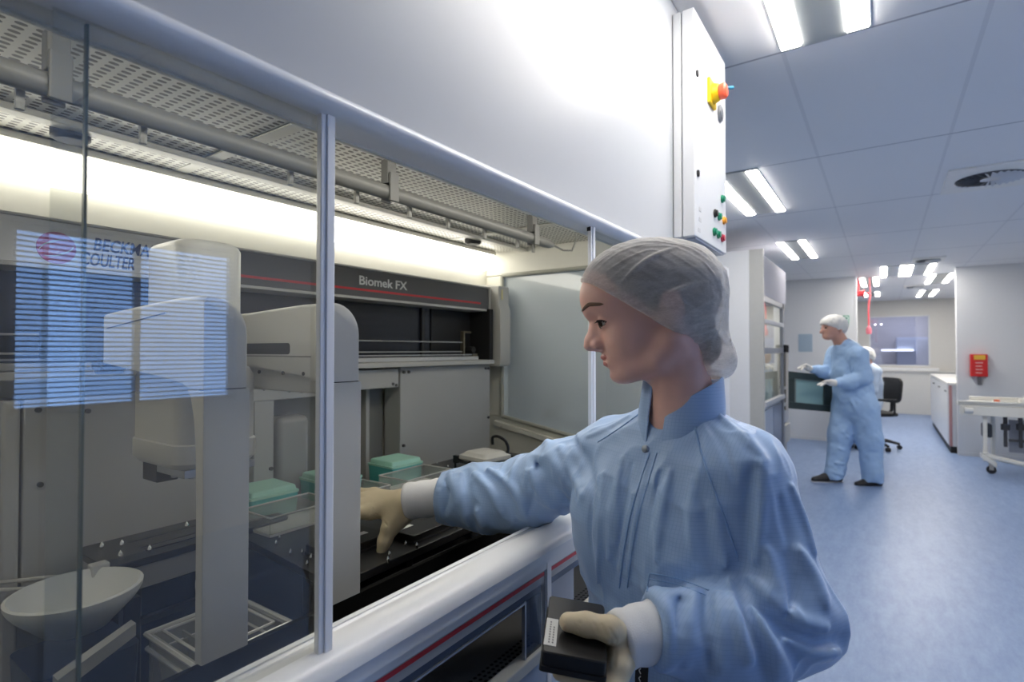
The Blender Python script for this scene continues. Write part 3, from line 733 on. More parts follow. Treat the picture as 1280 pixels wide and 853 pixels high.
# black lidded plates
def black_plate(c, rz, size, label, lab_at, tilt=None, name='black_plate'):
    t = thing(name, c, label, 'sample plate', 'black lidded sample plates')
    M = Matrix.Rotation(rz, 3, 'Z') if tilt is None else tilt
    a, b, h = size
    def R(ins, r, z): return [tuple(Vector(c) + M @ Vector((p[0], p[1], z))) for p in rrect(-a+ins, -b+ins, a-ins, b-ins, r, 3)]
    obj('plate_base', MB().loft([R(.0, .004, 0), R(.0, .004, h*.28)]), M_blackm, t)
    obj('plate_lid', MB().loft([R(.0015, .005, h*.3), R(.0015, .005, h*.94), R(.003, .004, h)]), M_black, t)
    lx, ly, la, lb = lab_at
    lm = MB(); q = [Vector(c) + M @ Vector((lx+sx*la, ly+sy*lb, h+.0006)) for sx, sy in ((-1,-1),(1,-1),(1,1),(-1,1))]
    lm.quad(*q); n = M @ Vector((0, 0, -.0005)); q2 = [p+n for p in q]; lm.add(q2, [(3,2,1,0)])
    for i in range(4): lm.add([q[i], q2[i], q2[(i+1)%4], q[(i+1)%4]], [(0,1,2,3)])
    obj('label', lm, M_letter, t, label='white paper label')
    return t, M
black_plate((-.985, .795, DZ+.001), 0, (.050, .078, .022), 'black lidded plate on the deck under the reaching gloved hand', (.0, .03, .008, .02))
black_plate((-.93, .968, DZ+.001), .02, (.048, .076, .019), 'black lidded plate on the deck below the white cuff', (-.012, -.040, .006, .020))
# stand with white pad and its cable
sd = thing('pad_stand', (-1.14, 1.50, DZ), 'small black four-legged stand carrying a white pad in front of the end window', 'stand')
A = Matrix.Rotation(-.16, 3, 'Z'); c0 = Vector((-1.14, 1.50, 0))
def q(x, y, z): return tuple(c0 + A @ Vector((x, y, 0)) + Vector((0, 0, z)))
fr = MB()
cs = [(-.075, -.07), (.075, -.07), (.075, .07), (-.075, .07)]
for i in range(4):
    fr.tube([q(*cs[i], 1.037), q(*cs[(i+1) % 4], 1.037)], .005, 6)
for x, y in cs + [(.0, -.07)]:
    obj('leg', MB().cyl(q(x, y, DZ), q(x, y, 1.045), .0045, 8), M_black, sd)
obj('stand_frame', fr, M_black, sd)
for lo_, hi_ in (((-.08, -.076, 1.03), (-.062, -.06, 1.055)), ((.062, -.076, 1.03), (.08, -.058, 1.05)), ((.07, .06, 1.03), (.085, .08, 1.055))): obj('clip', MB().box(q(*lo_), q(*hi_)), M_black, sd)
def qr(ins, z): return [q(p[0], p[1], z) for p in rrect(-.070+ins, -.066+ins, .070-ins, .066-ins, .012, 4)]
tag(obj('white_pad', MB().loft([qr(.002, 1.043), qr(0, 1.047), qr(.002, 1.058), qr(.010, 1.061), qr(.016, 1.067), qr(.02, 1.070)]), mat('pad_white', (.58, .57, .53), .6, var=.06, scale=60)), 'off-white pad lying on the small black stand', 'pad')
cb_ = MB()
cp = [px(616, 556, y=1.72), px(616, 547, y=1.72), px(623, 546, y=1.73), px(632, 552, y=1.74), px(635, 563, y=1.74), px(628, 574, y=1.72), px(615, 580, y=1.70)]
def smooth(P_, n=6):
    P_ = [Vector(p) for p in P_]; out = []
    for i in range(len(P_)-1):
        p0, p1, p2, p3 = P_[max(i-1, 0)], P_[i], P_[i+1], P_[min(i+2, len(P_)-1)]
        for k in range(n):
            t = k/n
            out.append(.5*((2*p1) + (-p0+p2)*t + (2*p0-5*p1+4*p2-p3)*t*t + (-p0+3*p1-3*p2+p3)*t**3))
    return out + [P_[-1]]
cb_.tube(smooth(cp), .006, 8); cb_.tube(smooth([px(633, 565, y=1.74), px(640, 572, y=1.76), px(650, 580, y=1.78), px(655, 600, y=1.78)]), .0055, 8)
tag(obj('black_cable', cb_, M_black), 'looped black cable behind the stand with the white pad', 'cable')
wl = MB().lathe([(.001, 0), (.02, .0), (.02, .012), (.012, .016), (.001, .016)], (-1.28, 1.63, DZ), 16)
P('deck_knob', wl, M_black)
# white funnel bowl on the left, over a dark bin
fn = thing('funnel_bowl', (-1.17, .35, .93), 'white funnel-shaped bowl over the dark bin at the left edge', 'bowl')
bc_ = px(96, 735, z=1.0); bcx, bcy = bc_.x, bc_.y
bw = MB().lathe([(.01, .93), (.048, .932), (.086, .972), (.093, .982), (.097, .990), (.098, .998), (.093, 1.0), (.089, .995), (.081, .975), (.043, .943), (.004, .940)], (bcx, bcy, 0), 40)
obj('bowl', bw, mat('bowl_white', (.66, .67, .65), .35, var=.02), fn, sharp=50)
obj('support_rod', MB().tube([(-1.44, .30, .965), (-1.32, .36, .985), (bcx-.075, bcy+.06, .985)], .004, 8).tube([(-1.44, .27, .96), (bcx-.09, bcy-.02, .985)], .004, 8), mat('rod_pale', (.5, .5, .48), .35), fn)
obj('rod_clamp', MB().box((bcx-.095, bcy+.045, .98), (bcx-.07, bcy+.075, 1.006)), mat('clamp_pale', (.5, .5, .48), .4), fn, bevel=.003)
bn = thing('waste_bin', (-1.20, .37, .5), 'dark navy waste bin below the white bowl', 'bin')
obj('bin_body', MB().loft([[(x, y, .50) for x, y in rrect(bcx-.06, bcy-.06, bcx+.06, bcy+.06, .02)], [(x, y, .895) for x, y in rrect(bcx-.075, bcy-.075, bcx+.075, bcy+.075, .02)]]), mat('bin_navy', (.015, .025, .055), .3), bn)
db = MB()
pa, pb = px(72, 862, x=-.93), px(170, 788, x=-1.06)
d = (pb-pa).normalized(); n = Vector((0, 0, 1))
db.add([pa-n*.009, pb-n*.009, pb+n*.012, pa+n*.012, pa-n*.009-Vector((.02,0,0)), pb-n*.009-Vector((.02,0,0)), pb+n*.012-Vector((.02,0,0)), pa+n*.012-Vector((.02,0,0))], [(0,1,2,3),(7,6,5,4),(0,4,5,1),(1,5,6,2),(2,6,7,3),(3,7,4,0)])
P('brace_bar', db, mat('brace_pale', (.36, .36, .34), .4))
# stack of clear boxes by the leg of the near arm
def clear_box(z0, h, ins, label):
    t = thing('clear_box', (-1.03, .545, z0), label, 'plastic box', 'clear plastic boxes below the near arm')
    x0, x1, y0, y1 = -1.125+ins, -.95-ins, .455+ins, .625-ins; w = .006
    s = MB()
    s.box((x0, y0, z0), (x1, y1, z0+.004))
    s.box((x0, y0, z0+.004), (x0+w, y1, z0+h)).box((x1-w, y0, z0+.004), (x1, y1, z0+h)).box((x0+w, y0, z0+.004), (x1-w, y0+w, z0+h)).box((x0+w, y1-w, z0+.004), (x1-w, y1, z0+h))
    obj('box_shell', s, M_clear2, t, bevel=.0015)
    r = MB()
    for z, e in ((z0+h, .004), (z0+h*.72, .002)):
        for a, b in (((x0-e, y0-e), (x1+e, y0-e)), ((x1+e, y0-e), (x1+e, y1+e)), ((x1+e, y1+e), (x0-e, y1+e)), ((x0-e, y1+e), (x0-e, y0-e))):
            r.tube([(*a, z), (*b, z)], .0042, 6)
    for zz, ee in ((z0+h+.003, -.018), (z0+h-.03, -.012)):
        for a, b in (((x0-ee, y0-ee), (x1+ee, y0-ee)), ((x1+ee, y0-ee), (x1+ee, y1+ee)), ((x1+ee, y1+ee), (x0-ee, y1+ee)), ((x0-ee, y1+ee), (x0-ee, y0-ee))): r.tube([(*a, zz), (*b, zz)], .0028, 6)
    obj('box_rim', r, glass_mat('rim_plastic', (.8, .8, .78), ior=1.5, rough=.1, haze=.75, hazecol=(.75, .75, .70)), t)
    dv = MB().box((x0+.03, y0+w, z0+.02), (x0+.033, y1-w, z0+h-.02)).box((x0+w, (y0+y1)/2-.03, z0+.02), (x1-w, (y0+y1)/2-.027, z0+h-.015))
    obj('divider', dv, M_clear2, t)
    return t
clear_box(.80, .095, .0, 'upper clear plastic box with a thick rim by the near arm leg')
clear_box(.69, .095, .004, 'lower clear plastic box of the pair by the near arm leg')
tag(obj('box_table', MB().box((-1.24, .43, .66), (-.90, .69, .688)).box((-1.23, .44, .40), (-1.21, .46, .66)).box((-.93, .66, .40), (-.91, .68, .66)).box((-.93, .44, .40), (-.91, .46, .66)).box((-1.23, .66, .40), (-1.21, .68, .66)), M_black, bevel=.003), 'low black table carrying the clear plastic boxes', 'table')
# ================================================================ beyond the enclosure: fume cupboard, passage, far room
HY = 5.27
fc = thing('fume_cupboard', (-1.2, 5.9, 0), 'tall white fume cupboard with glass front beyond the control box', 'cupboard')
HX = -.885
obj('side_panel', MB().box((XL+.02, HY, 0), (-1.0, HY+.06, 2.33)), M_white, fc, bevel=.004)
obj('corner_post', MB().box((-1.0, HY+.004, 0), (HX+.004, HY+.05, 2.33)), mat('post_grey', (.46, .46, .44), .4), fc, bevel=.004)
obj('top_fascia', MB().box((-1.5, HY+.05, 1.915), (HX, 6.66, 2.275)), mat('fascia_grey', (.40, .40, .46), .6, spec=.2), fc, bevel=.004)
fr = MB()
M_fr = mat('cupboard_frame', (.20, .215, .25), .35)
fr.box((HX-.03, HY+.05, 1.86), (HX, 6.6, 1.915)); fr.box((HX-.03, 6.42, .30), (HX, 6.52, 1.915)); fr.box((HX-.03, HY+.05, 1.385), (HX+.004, 6.45, 1.44))
obj('frame', fr, M_fr, fc, bevel=.003)
obj('sash_rail', MB().box((HX-.02, HY+.05, 1.66), (HX+.008, 6.44, 1.70)).box((HX-.02, HY+.05, .90), (HX+.012, 6.5, .945)), mat('sash_pale', (.52, .53, .56), .3), fc, bevel=.003)
obj('sash_pane', MB().quad((HX-.012, HY+.06, .945), (HX-.012, 6.42, .945), (HX-.012, 6.42, 1.39), (HX-.012, HY+.06, 1.39)), glass_mat('sash_glass', (.8, .84, .86)), fc, recalc=False, label='lower glass sash')
obj('sash_pane', MB().quad((HX-.016, HY+.06, 1.44), (HX-.016, 6.42, 1.44), (HX-.016, 6.42, 1.86), (HX-.016, HY+.06, 1.86)), glass_mat('sash_glass_upper', (.8, .84, .86)), fc, recalc=False, label='upper glass sash')
obj('inner_lining', MB().box((-1.5, HY+.06, .90), (-1.48, 6.6, 1.9)).box((-1.5, 6.56, .9), (HX-.03, 6.60, 1.9)), mat('lining_cream', (.74, .73, .66), .5), fc)
obj('inner_lamp', MB().box((-1.3, HY+.3, 1.87), (-1.1, 6.4, 1.885)), emit_mat('cupboard_lamp', (1.0, .93, .78), 5.0), fc)
obj('base_unit', MB().box((-1.5, HY+.06, .06), (HX-.03, 6.5, .90)), mat('base_bluegrey', (.28, .33, .42), .3), fc, bevel=.004)
obj('base_door', MB().box((HX-.03, HY+.10, .34), (HX-.012, 5.85, .86)), mat('door_bluegrey', (.33, .37, .46), .25), fc, bevel=.004)
obj('base_door', MB().box((HX-.03, 5.88, .34), (HX-.012, 6.40, .86)), mat('door_bluedark', (.18, .21, .29), .2), fc, bevel=.004)
# bottles standing in the cupboard
for i, (x, y, h, r, c) in enumerate(((-.97, 5.55, .20, .04, (.75, .73, .66)), (-.98, 5.78, .15, .05, (.45, .46, .44)), (-.97, 6.02, .21, .035, (.72, .71, .66)), (-.99, 6.22, .12, .05, (.55, .53, .48)))):
    z = .901
    b = obj('bottle', MB().lathe([(.001, 0), (r, 0), (r, h*.7), (r*.45, h*.85), (r*.45, h), (.001, h)], (x, y, z), 16), mat('bottle_tone', c, .35))
    tag(b, ['white bottle nearest the front end of the fume cupboard', 'squat grey bottle second along in the fume cupboard', 'tall white bottle third along in the fume cupboard', 'short beige jar at the far end of the fume cupboard'][i], 'bottle', 'bottles in the fume cupboard')
# instrument beyond the cupboard whose dark framed glass door stands open
iv = thing('incubator', (-1.0, 6.62, .4), 'grey incubator with an open dark-framed glass door beside the standing man', 'incubator')
obj('body', MB().box((-1.6, 6.68, .0), (-.97, 7.3, 1.22)), mat('incubator_grey', (.33, .34, .37), .35), iv, bevel=.01)
obj('front_frame', MB().box((-.97, 6.69, .58), (-.945, 7.28, 1.2)), mat('incubator_frame', (.42, .43, .45), .35), iv, bevel=.005)
obj('lower_drawer', MB().box((-.97, 6.69, .34), (-.93, 7.28, .55)), M_grey, iv, bevel=.005)
d0, d1, d2, d3 = px(983.7, 464, t=5.85), px(1038.6, 470, t=6.0), px(1037.8, 518, t=6.0), px(983.7, 510.5, t=5.85)
ex = (d1-d0).normalized(); ez = (d0-d3).normalized(); en = ex.cross(ez).normalized(); W = (d1-d0).length; H = (d0-d3).length
def dq(a, b, n): return tuple(d3 + ex*a + ez*b + en*n)
def dbox(a0, a1, b0, b1, n0, n1, mb):
    mb.add([dq(a0,b0,n0), dq(a1,b0,n0), dq(a1,b1,n0), dq(a0,b1,n0), dq(a0,b0,n1), dq(a1,b0,n1), dq(a1,b1,n1), dq(a0,b1,n1)], [(0,3,2,1),(4,5,6,7),(0,1,5,4),(1,2,6,5),(2,3,7,6),(3,0,4,7)])
fr = MB(); e = .072
dbox(0, W, 0, e, -.02, .02, fr); dbox(0, W, H-e, H, -.02, .02, fr); dbox(0, e*1.25, e, H-e, -.02, .02, fr); dbox(W-e*1.5, W, e, H-e, -.02, .02, fr)
dr = obj('door', fr, mat('door_frame_dark', (.035, .05, .048), .35), iv, bevel=.004, label='dark-framed open door')
gp = MB(); dbox(e, W-e*1.4, e*.9, H-e*.9, -.004, .004, gp)
obj('door_pane', gp, mat('door_glass', (.30, .46, .44), .08), dr)
gr = MB(); dbox(e*1.1, e*1.35, e, H-e, .018, .024, gr); dbox(e*1.1, W-e*1.3, H-e*1.15, H-e, .018, .024, gr)
obj('door_gasket', gr, mat('gasket_grey', (.16, .2, .19), .5), dr)
hk = MB(); dbox(W-.005, W+.04, H*.46, H*.53, -.012, .012, hk)
obj('door_latch', hk, M_black, dr)
hg = MB(); dbox(-.03, 0, -.02, H+.22, -.02, .02, hg)
obj('hinge_post', hg, mat('hinge_pale', (.5, .47, .42), .4), iv)
hg = MB(); dbox(-.09, -.03, H*.5, H*.58, -.02, .02, hg); dbox(-.09, -.03, .02, .06, -.02, .02, hg)
obj('hinge_arm', hg, M_grey, iv)
bx = MB(); dbox(-.05, -.0, H+.20, H+.28, -.02, .03, bx)
obj('hinge_head', bx, M_blackm, iv, bevel=.006)

# ---------------------------------------------------------------- on the partition wall
WY = PY - .001
def flat(name, u0, v0, u1, v1, m, label, cat, dep=.004):
    a, b = px(u0, v0, y=WY), px(u1, v1, y=WY)
    o = obj(name, MB().box((a.x, PY-dep, b.z), (b.x, PY-.0005, a.z)), m); return tag(o, label, cat), a, b
flat('wall_notice', 998, 418, 1015.5, 440, mat('notice_blue', (.36, .46, .56), .3), 'pale blue notice sheet on the wall left of the standing man', 'notice')
M_exg = mat('sign_green', (.01, .30, .16), .4); M_exw = mat('sign_white', (.80, .83, .82), .4)
a, b = px(1047.5, 395, y=WY), px(1061.5, 407, y=WY)
ex_ = thing('exit_sign', ((a.x+b.x)/2, PY-.01, b.z), 'small green and white running-man exit sign on the wall behind the man', 'sign')
obj('sign_plate', MB().box((a.x, PY-.012, b.z), (b.x, PY-.002, a.z)), M_exg, ex_)
w_, h_ = b.x-a.x, a.z-b.z
def sg(x, z): return (a.x + w_*x, PY-.0125, b.z + h_*z)
pm = MB()
def strip(pts, r): pm.tube([sg(*p) for p in pts], r*h_, 6)
strip([(.30, .62), (.36, .40), (.25, .22), (.14, .20)], .06); strip([(.36, .42), (.46, .30), (.50, .12)], .06); strip([(.18, .58), (.30, .66), (.42, .54)], .045); pm.ell(sg(.36, .78), (.07*h_, .002, .08*h_))
strip([(.62, .1), (.62, .88)], .05); strip([(.62, .88), (.9, .88)], .05); strip([(.9, .88), (.9, .1)], .05)
obj('running_figure', pm, M_exw, ex_)
a2_, b2_ = px(1042, 424, y=WY), px(1049, 446, y=WY)
ns = thing('safety_sign', ((a2_.x+b2_.x)/2, PY-.01, b2_.z), 'green and white safety notice on the wall at the man\'s shoulder', 'notice')
obj('notice_sheet', MB().box((a2_.x, PY-.006, b2_.z), (b2_.x, PY-.001, a2_.z)), M_exw, ns)
obj('green_field', MB().box((a2_.x, PY-.009, b2_.z+(a2_.z-b2_.z)*.35), (a2_.x+(b2_.x-a2_.x)*.55, PY-.006, a2_.z)), M_exg, ns)

# ---------------------------------------------------------------- red emergency hose reel hanging at the end of the partition
hr = thing('emergency_reel', (-.28, PY+.05, 2.0), 'red pull-cord reel with a hanging red cord at the passage corner', 'reel')
c = px(1077, 367, y=9.9)
M_rr = mat('reel_red', (.62, .04, .05), .4)
obj('reel', MB().cyl((c.x-.10, c.y, c.z), (c.x+.03, c.y, c.z), .045, 18).cyl((c.x-.11, c.y, c.z), (c.x-.095, c.y, c.z), .06, 18).cyl((c.x+.02, c.y, c.z), (c.x+.04, c.y, c.z), .06, 18), M_rr, hr, bevel=.003)
obj('wall_arm', MB().box((-.36, c.y-.02, c.z-.02), (c.x-.10, c.y+.02, c.z+.02)).cyl((c.x-.04, c.y, c.z+.02), (c.x-.04, c.y, CZ-.01), .012, 8), M_rr, hr)
cz = px(1086, 408, y=9.9)
obj('cord', MB().tube(smooth([(c.x+.05, c.y, c.z), (c.x+.11, c.y, c.z-.02), (cz.x, c.y, c.z-.2), (cz.x, c.y, cz.z)]), .012, 8).tube([(c.x+.10, c.y, CZ-.01), (c.x+.11, c.y, c.z)], .008, 6), mat('cord_red', (.60, .10, .12), .5), hr)
obj('pull_handle', MB().lathe([(.001, -.12), (.035, -.12), (.04, -.04), (.015, .0), (.001, .02)], (cz.x, c.y, cz.z), 14), mat('handle_pinkred', (.50, .13, .17), .5), hr)

# ---------------------------------------------------------------- red box on the passage wall
a, b = px(1212, 443, y=9.44), px(1234, 471, y=9.44)
rb = thing('red_wall_box', ((a.x+b.x)/2, 9.40, b.z), 'red call-point box with a yellow strip on the right wall', 'wall box')
obj('box_body', MB().box((a.x, 9.36, b.z), (b.x, 9.449, a.z)), mat('box_red', (.60, .02, .02), .35), rb, bevel=.008)
h = a.z-b.z
obj('yellow_strip', MB().box((a.x+.035, 9.357, a.z-h*.24), (b.x-.025, 9.361, a.z-h*.04)), mat('strip_yellow', (.75, .46, .05), .45), rb)
tx = MB()
for i in range(4):
    z = a.z - h*(.36+.15*i)
    tx.box((a.x+.05, 9.357, z-.012), (b.x-.05-.01*(i % 2), 9.361, z))
obj('pale_print_lines', tx, mat('print_pale', (.75, .45, .42), .5), rb)
obj('hanging_plug', MB().box(((a.x+b.x)/2-.012, 9.40, b.z-.11), ((a.x+b.x)/2+.03, 9.44, b.z-.001)), mat('plug_grey', (.16, .16, .18), .5), rb, bevel=.004)

# ---------------------------------------------------------------- low white cabinet beside the passage
cabx = .745
cbn = thing('low_cabinet', (.98, 11.2, 0), 'low white cabinet with dark plinth in the passage', 'cabinet')
obj('carcass', MB().box((cabx, 9.60, .09), (1.25, 12.9, .93)), M_white, cbn, bevel=.006)
obj('plinth', MB().box((cabx+.01, 9.60, 0), (1.25, 12.9, .09)), M_blackm, cbn)
obj('worktop', MB().box((cabx-.02, 9.58, .93), (1.27, 12.95, .97)), mat('worktop_white', (.72, .71, .69), .3), cbn, bevel=.006)
obj('end_edge', MB().box((cabx-.004, 9.592, .09), (cabx+.03, 9.602, .93)), mat('edge_pink', (.42, .22, .22), .5), cbn)
for k, (y0, y1) in enumerate(((9.64, 10.7), (10.72, 11.78), (11.8, 12.86))):
    d = obj('door', MB().box((cabx-.016, y0, .11), (cabx, y1, .915)), M_white, cbn, bevel=.004)
    obj('handle', MB().cyl((cabx-.03, y0+.08, .84), (cabx-.03, y0+.22, .84), .008, 8).cyl((cabx-.03, y0+.09, .84), (cabx-.014, y0+.09, .84), .005, 6).cyl((cabx-.03, y0+.21, .84), (cabx-.014, y0+.21, .84), .005, 6), M_blackm, d)
fb = MB().box((-1.6, 14.82, .93), (1.9, 14.925, .955))
tag(obj('counter', fb.box((-1.6, 14.86, .0), (1.9, 14.98, .93)), mat('counter_cream', (.62, .61, .58), .45), bevel=.004), 'long pale counter below the far room window', 'counter')

# ---------------------------------------------------------------- wheeled white table on the right
TY = 8.25
wt = thing('wheeled_table', (1.35, TY+.2, 0), 'white height-adjustable wheeled table at the right edge', 'table')
M_tw = mat('table_white', (.70, .69, .64), .35)
x0 = px(1197, 505, y=TY).x; xb = px(1222, 497, y=TY+.35).x
obj('table_top', MB().prism([(x0, TY+.02), (x0-.005, TY+.12), (xb-.05, TY+.55), (2.2, TY+.55), (2.2, TY)], 'z', .765, .80), M_tw, wt, bevel=.008)
obj('top_lip', MB().box((x0, TY-.005, .80), (2.2, TY+.03, .825)).box((xb-.06, TY+.52, .80), (2.2, TY+.56, .845)), M_tw, wt, bevel=.005)
obj('front_apron', MB().box((x0+.02, TY+.0, .655), (2.2, TY+.03, .765)), M_tw, wt, bevel=.006)
obj('end_knob', MB().cyl((x0+.06, TY-.02, .715), (x0+.14, TY-.02, .715), .03, 16), mat('knob_white', (.75, .74, .70), .4), wt, bevel=.004)
def tb(u, v, yy): return px(u, v, y=yy)
l0, l1 = tb(1231, 521, TY+.05), tb(1234, 565, TY+.05)
obj('leg', MB().box((l0.x-.02, TY+.04, .13), (l0.x+.02, TY+.08, .66)), M_tw, wt, bevel=.005)
obj('leg', MB().box((l0.x+.10, TY+.45, .13), (l0.x+.14, TY+.49, .76)), M_tw, wt, bevel=.005)
obj('foot_beam', MB().tube(smooth([tb(1232, 566, TY), (l0.x+.02, TY, .20), (l0.x+.18, TY, .165), (l0.x+.45, TY, .13), (2.2, TY, .13)]), .028, 10), M_tw, wt)
obj('foot_end', MB().loft([[tuple(Vector((l0.x-.05+.07*k, TY-.04+.08*a, .235-.05*k-.06*b))) for a, b in ((0,0),(1,0),(1,1),(0,1))] for k in (0, 1, 2)]), M_tw, wt, bevel=.008)
cs = MB(); cp_ = tb(1239, 575, TY)
cast = obj('caster', MB().cyl((cp_.x, TY-.015, .045), (cp_.x, TY+.015, .045), .045, 20), M_rubber, wt, bevel=.004)
obj('caster_fork', MB().box((cp_.x-.02, TY-.028, .045), (cp_.x+.02, TY-.018, .14)).box((cp_.x-.02, TY+.018, .045), (cp_.x+.02, TY+.028, .14)).box((cp_.x-.02, TY-.028, .11), (cp_.x+.02, TY+.028, .15)), mat('fork_grey', (.35, .34, .32), .35, metal=.4), cast, bevel=.003)
m0, m1 = tb(1227, 529, TY+.1), tb(1240, 547, TY+.1)
obj('motor_housing', MB().prism(rrect(m0.x, m1.z, m1.x, m0.z, .02), 'y', TY+.06, TY+.18), mat('housing_dark', (.03, .035, .045), .35), wt, bevel=.006)
for u in (1257, 1276):
    p = tb(u, 523, TY+.12); p2 = tb(u, 535, TY+.12)
    obj('lift_column', MB().cyl((p.x, TY+.14, .70), (p.x, TY+.14, p2.z+.04), .02, 14).cyl((p.x, TY+.14, p2.z+.04), (p.x, TY+.14, p2.z-.03), .042, 16).cyl((p.x, TY+.14, p2.z-.03), (p.x, TY+.14, .3), .018, 12), mat('column_dark', (.05, .05, .055), .4), wt, bevel=.003)
obj('rear_panel', MB().box((l0.x+.24, TY+.30, .22), (2.2, TY+.31, .60)), mat('panel_grey', (.36, .37, .42), .5), wt)
obj('cross_bar', MB().box((l0.x+.22, TY+.16, .36), (2.2, TY+.20, .39)), M_dgrey, wt, bevel=.004)
p = tb(1246, 497, TY+.3)
tag(obj('red_stopper', MB().lathe([(.001, 0), (.028, 0), (.028, .03), (.001, .032)], (p.x, TY+.3, .8005), 14), mat('cap_red', (.7, .15, .06), .4)), 'small orange-red stopper lying on the wheeled table', 'stopper')
p = tb(1275, 495, TY+.3)
tag(obj('white_dispenser', MB().box((p.x-.01, TY+.26, .8005), (p.x+.14, TY+.36, .85)).box((p.x+.03, TY+.27, .85), (p.x+.14, TY+.35, .875)), M_tw, bevel=.006), 'small white box lying on the wheeled table at the right edge', 'box')

# ---------------------------------------------------------------- things seen through the end window of the enclosure
bp = thing('wall_panel_cabinet', (-1.4, 2.95, 0), 'tall pale cabinet seen through the end window of the enclosure', 'cabinet')
obj('body', MB().box((-2.2, 2.75, 0), (-1.02, 3.3, 2.3)), mat('pale_blue_white', (.60, .66, .70), .35), bp, bevel=.006)
obj('door', MB().prism(rrect(-1.95, .85, -1.12, 1.95, .06), 'y', 2.735, 2.75), mat('door_pale', (.53, .60, .65), .3), bp, bevel=.004)
obj('worktop', MB().box((-2.2, 2.30, .90), (-1.02, 2.74, .93)), mat('bench_blue', (.50, .58, .68), .3), bp, bevel=.004)
pg = thing('socket_plug', (-1.25, 2.5, .95), 'small black plug on a pale bracket beyond the end window', 'plug')
pc = px(689, 517, y=2.55)
obj('plug_body', MB().cyl((pc.x-.02, pc.y, pc.z), (pc.x+.03, pc.y, pc.z), .022, 14).box((pc.x-.03, pc.y-.02, pc.z-.028), (pc.x-.012, pc.y+.02, pc.z+.022)), M_black, pg, bevel=.002)
obj('bracket', MB().box((pc.x-.05, pc.y-.015, .931), (pc.x-.035, pc.y+.015, pc.z+.03)).cyl((pc.x-.25, pc.y, pc.z-.02), (pc.x-.04, pc.y, pc.z-.02), .006, 8).cyl((pc.x-.23, pc.y, .931), (pc.x-.23, pc.y, pc.z+.02), .008, 8), mat('bracket_white', (.66, .67, .67), .35), pg)
obj('cable', MB().tube(smooth([(pc.x+.03, pc.y, pc.z), (pc.x+.2, pc.y+.05, pc.z), (pc.x+.4, pc.y+.1, pc.z+.06)]), .008, 8), mat('cable_white', (.62, .64, .66), .4), pg)
# ================================================================ implicit surfaces for bodies and cloth
def v3(p): return np.array(tuple(p), dtype=np.float64)
def cap_(p, a, b, ra, rb=None):
    a, b = v3(a), v3(b); rb = ra if rb is None else rb
    ab = b-a; L = max(1e-12, ab @ ab)
    t = np.clip(((p-a) @ ab)/L, 0, 1)
    return np.linalg.norm(p - a - t[:, None]*ab, axis=1) - (ra + t*(rb-ra))
def ell_(p, c, r, M=None):
    q = p - v3(c)
    if M is not None: q = q @ M.T
    r = np.array(r, float)
    k0 = np.linalg.norm(q/r, axis=1); k1 = np.linalg.norm(q/(r*r), axis=1)
    return np.where(k1 > 1e-9, k0*(k0-1)/np.maximum(k1, 1e-9), -r.min())
def smin(a, b, k):
    h = np.maximum(k-np.abs(a-b), 0)/k
    return np.minimum(a, b) - h*h*k*.25
def smax(a, b, k): return -smin(-a, -b, k)
def rbox(p, c, M, half, r):
    q = np.abs((p-v3(c)) @ M.T) - (np.array(half)-r)
    return np.linalg.norm(np.maximum(q, 0), axis=1) + np.minimum(q.max(1), 0) - r
def chain(p, pts, rad, k=None):
    d = None
    for i in range(len(pts)-1):
        e = cap_(p, pts[i], pts[i+1], rad[i], rad[i+1])
        d = e if d is None else (np.minimum(d, e) if k is None else smin(d, e, k))
    return d
def local(f, p, lo, hi, pad, out):
    """evaluate f only near its box; elsewhere leave 'far'"""
    m = np.all((p > lo-pad) & (p < hi+pad), axis=1)
    if m.any(): out[m] = f(p[m], out[m])
    return out
def vnoise(p, s, seed=0):
    """smooth value noise"""
    q = p*s + seed*17.31; i = np.floor(q).astype(np.int64); f = q-i; f = f*f*(3-2*f)
    def hsh(x, y, z):
        n = (x*73856093) ^ (y*19349663) ^ (z*83492791) ^ (seed*2654435)
        n = (n ^ (n >> 13)) * 1274126177 & 0x7fffffff
        return (n ^ (n >> 16)) % 10007/10007.0
    r = 0
    for a in (0, 1):
        for b in (0, 1):
            for c in (0, 1):
                w = (f[:, 0] if a else 1-f[:, 0])*(f[:, 1] if b else 1-f[:, 1])*(f[:, 2] if c else 1-f[:, 2])
                r = r + w*hsh(i[:, 0]+a, i[:, 1]+b, i[:, 2]+c)
    return r*2-1

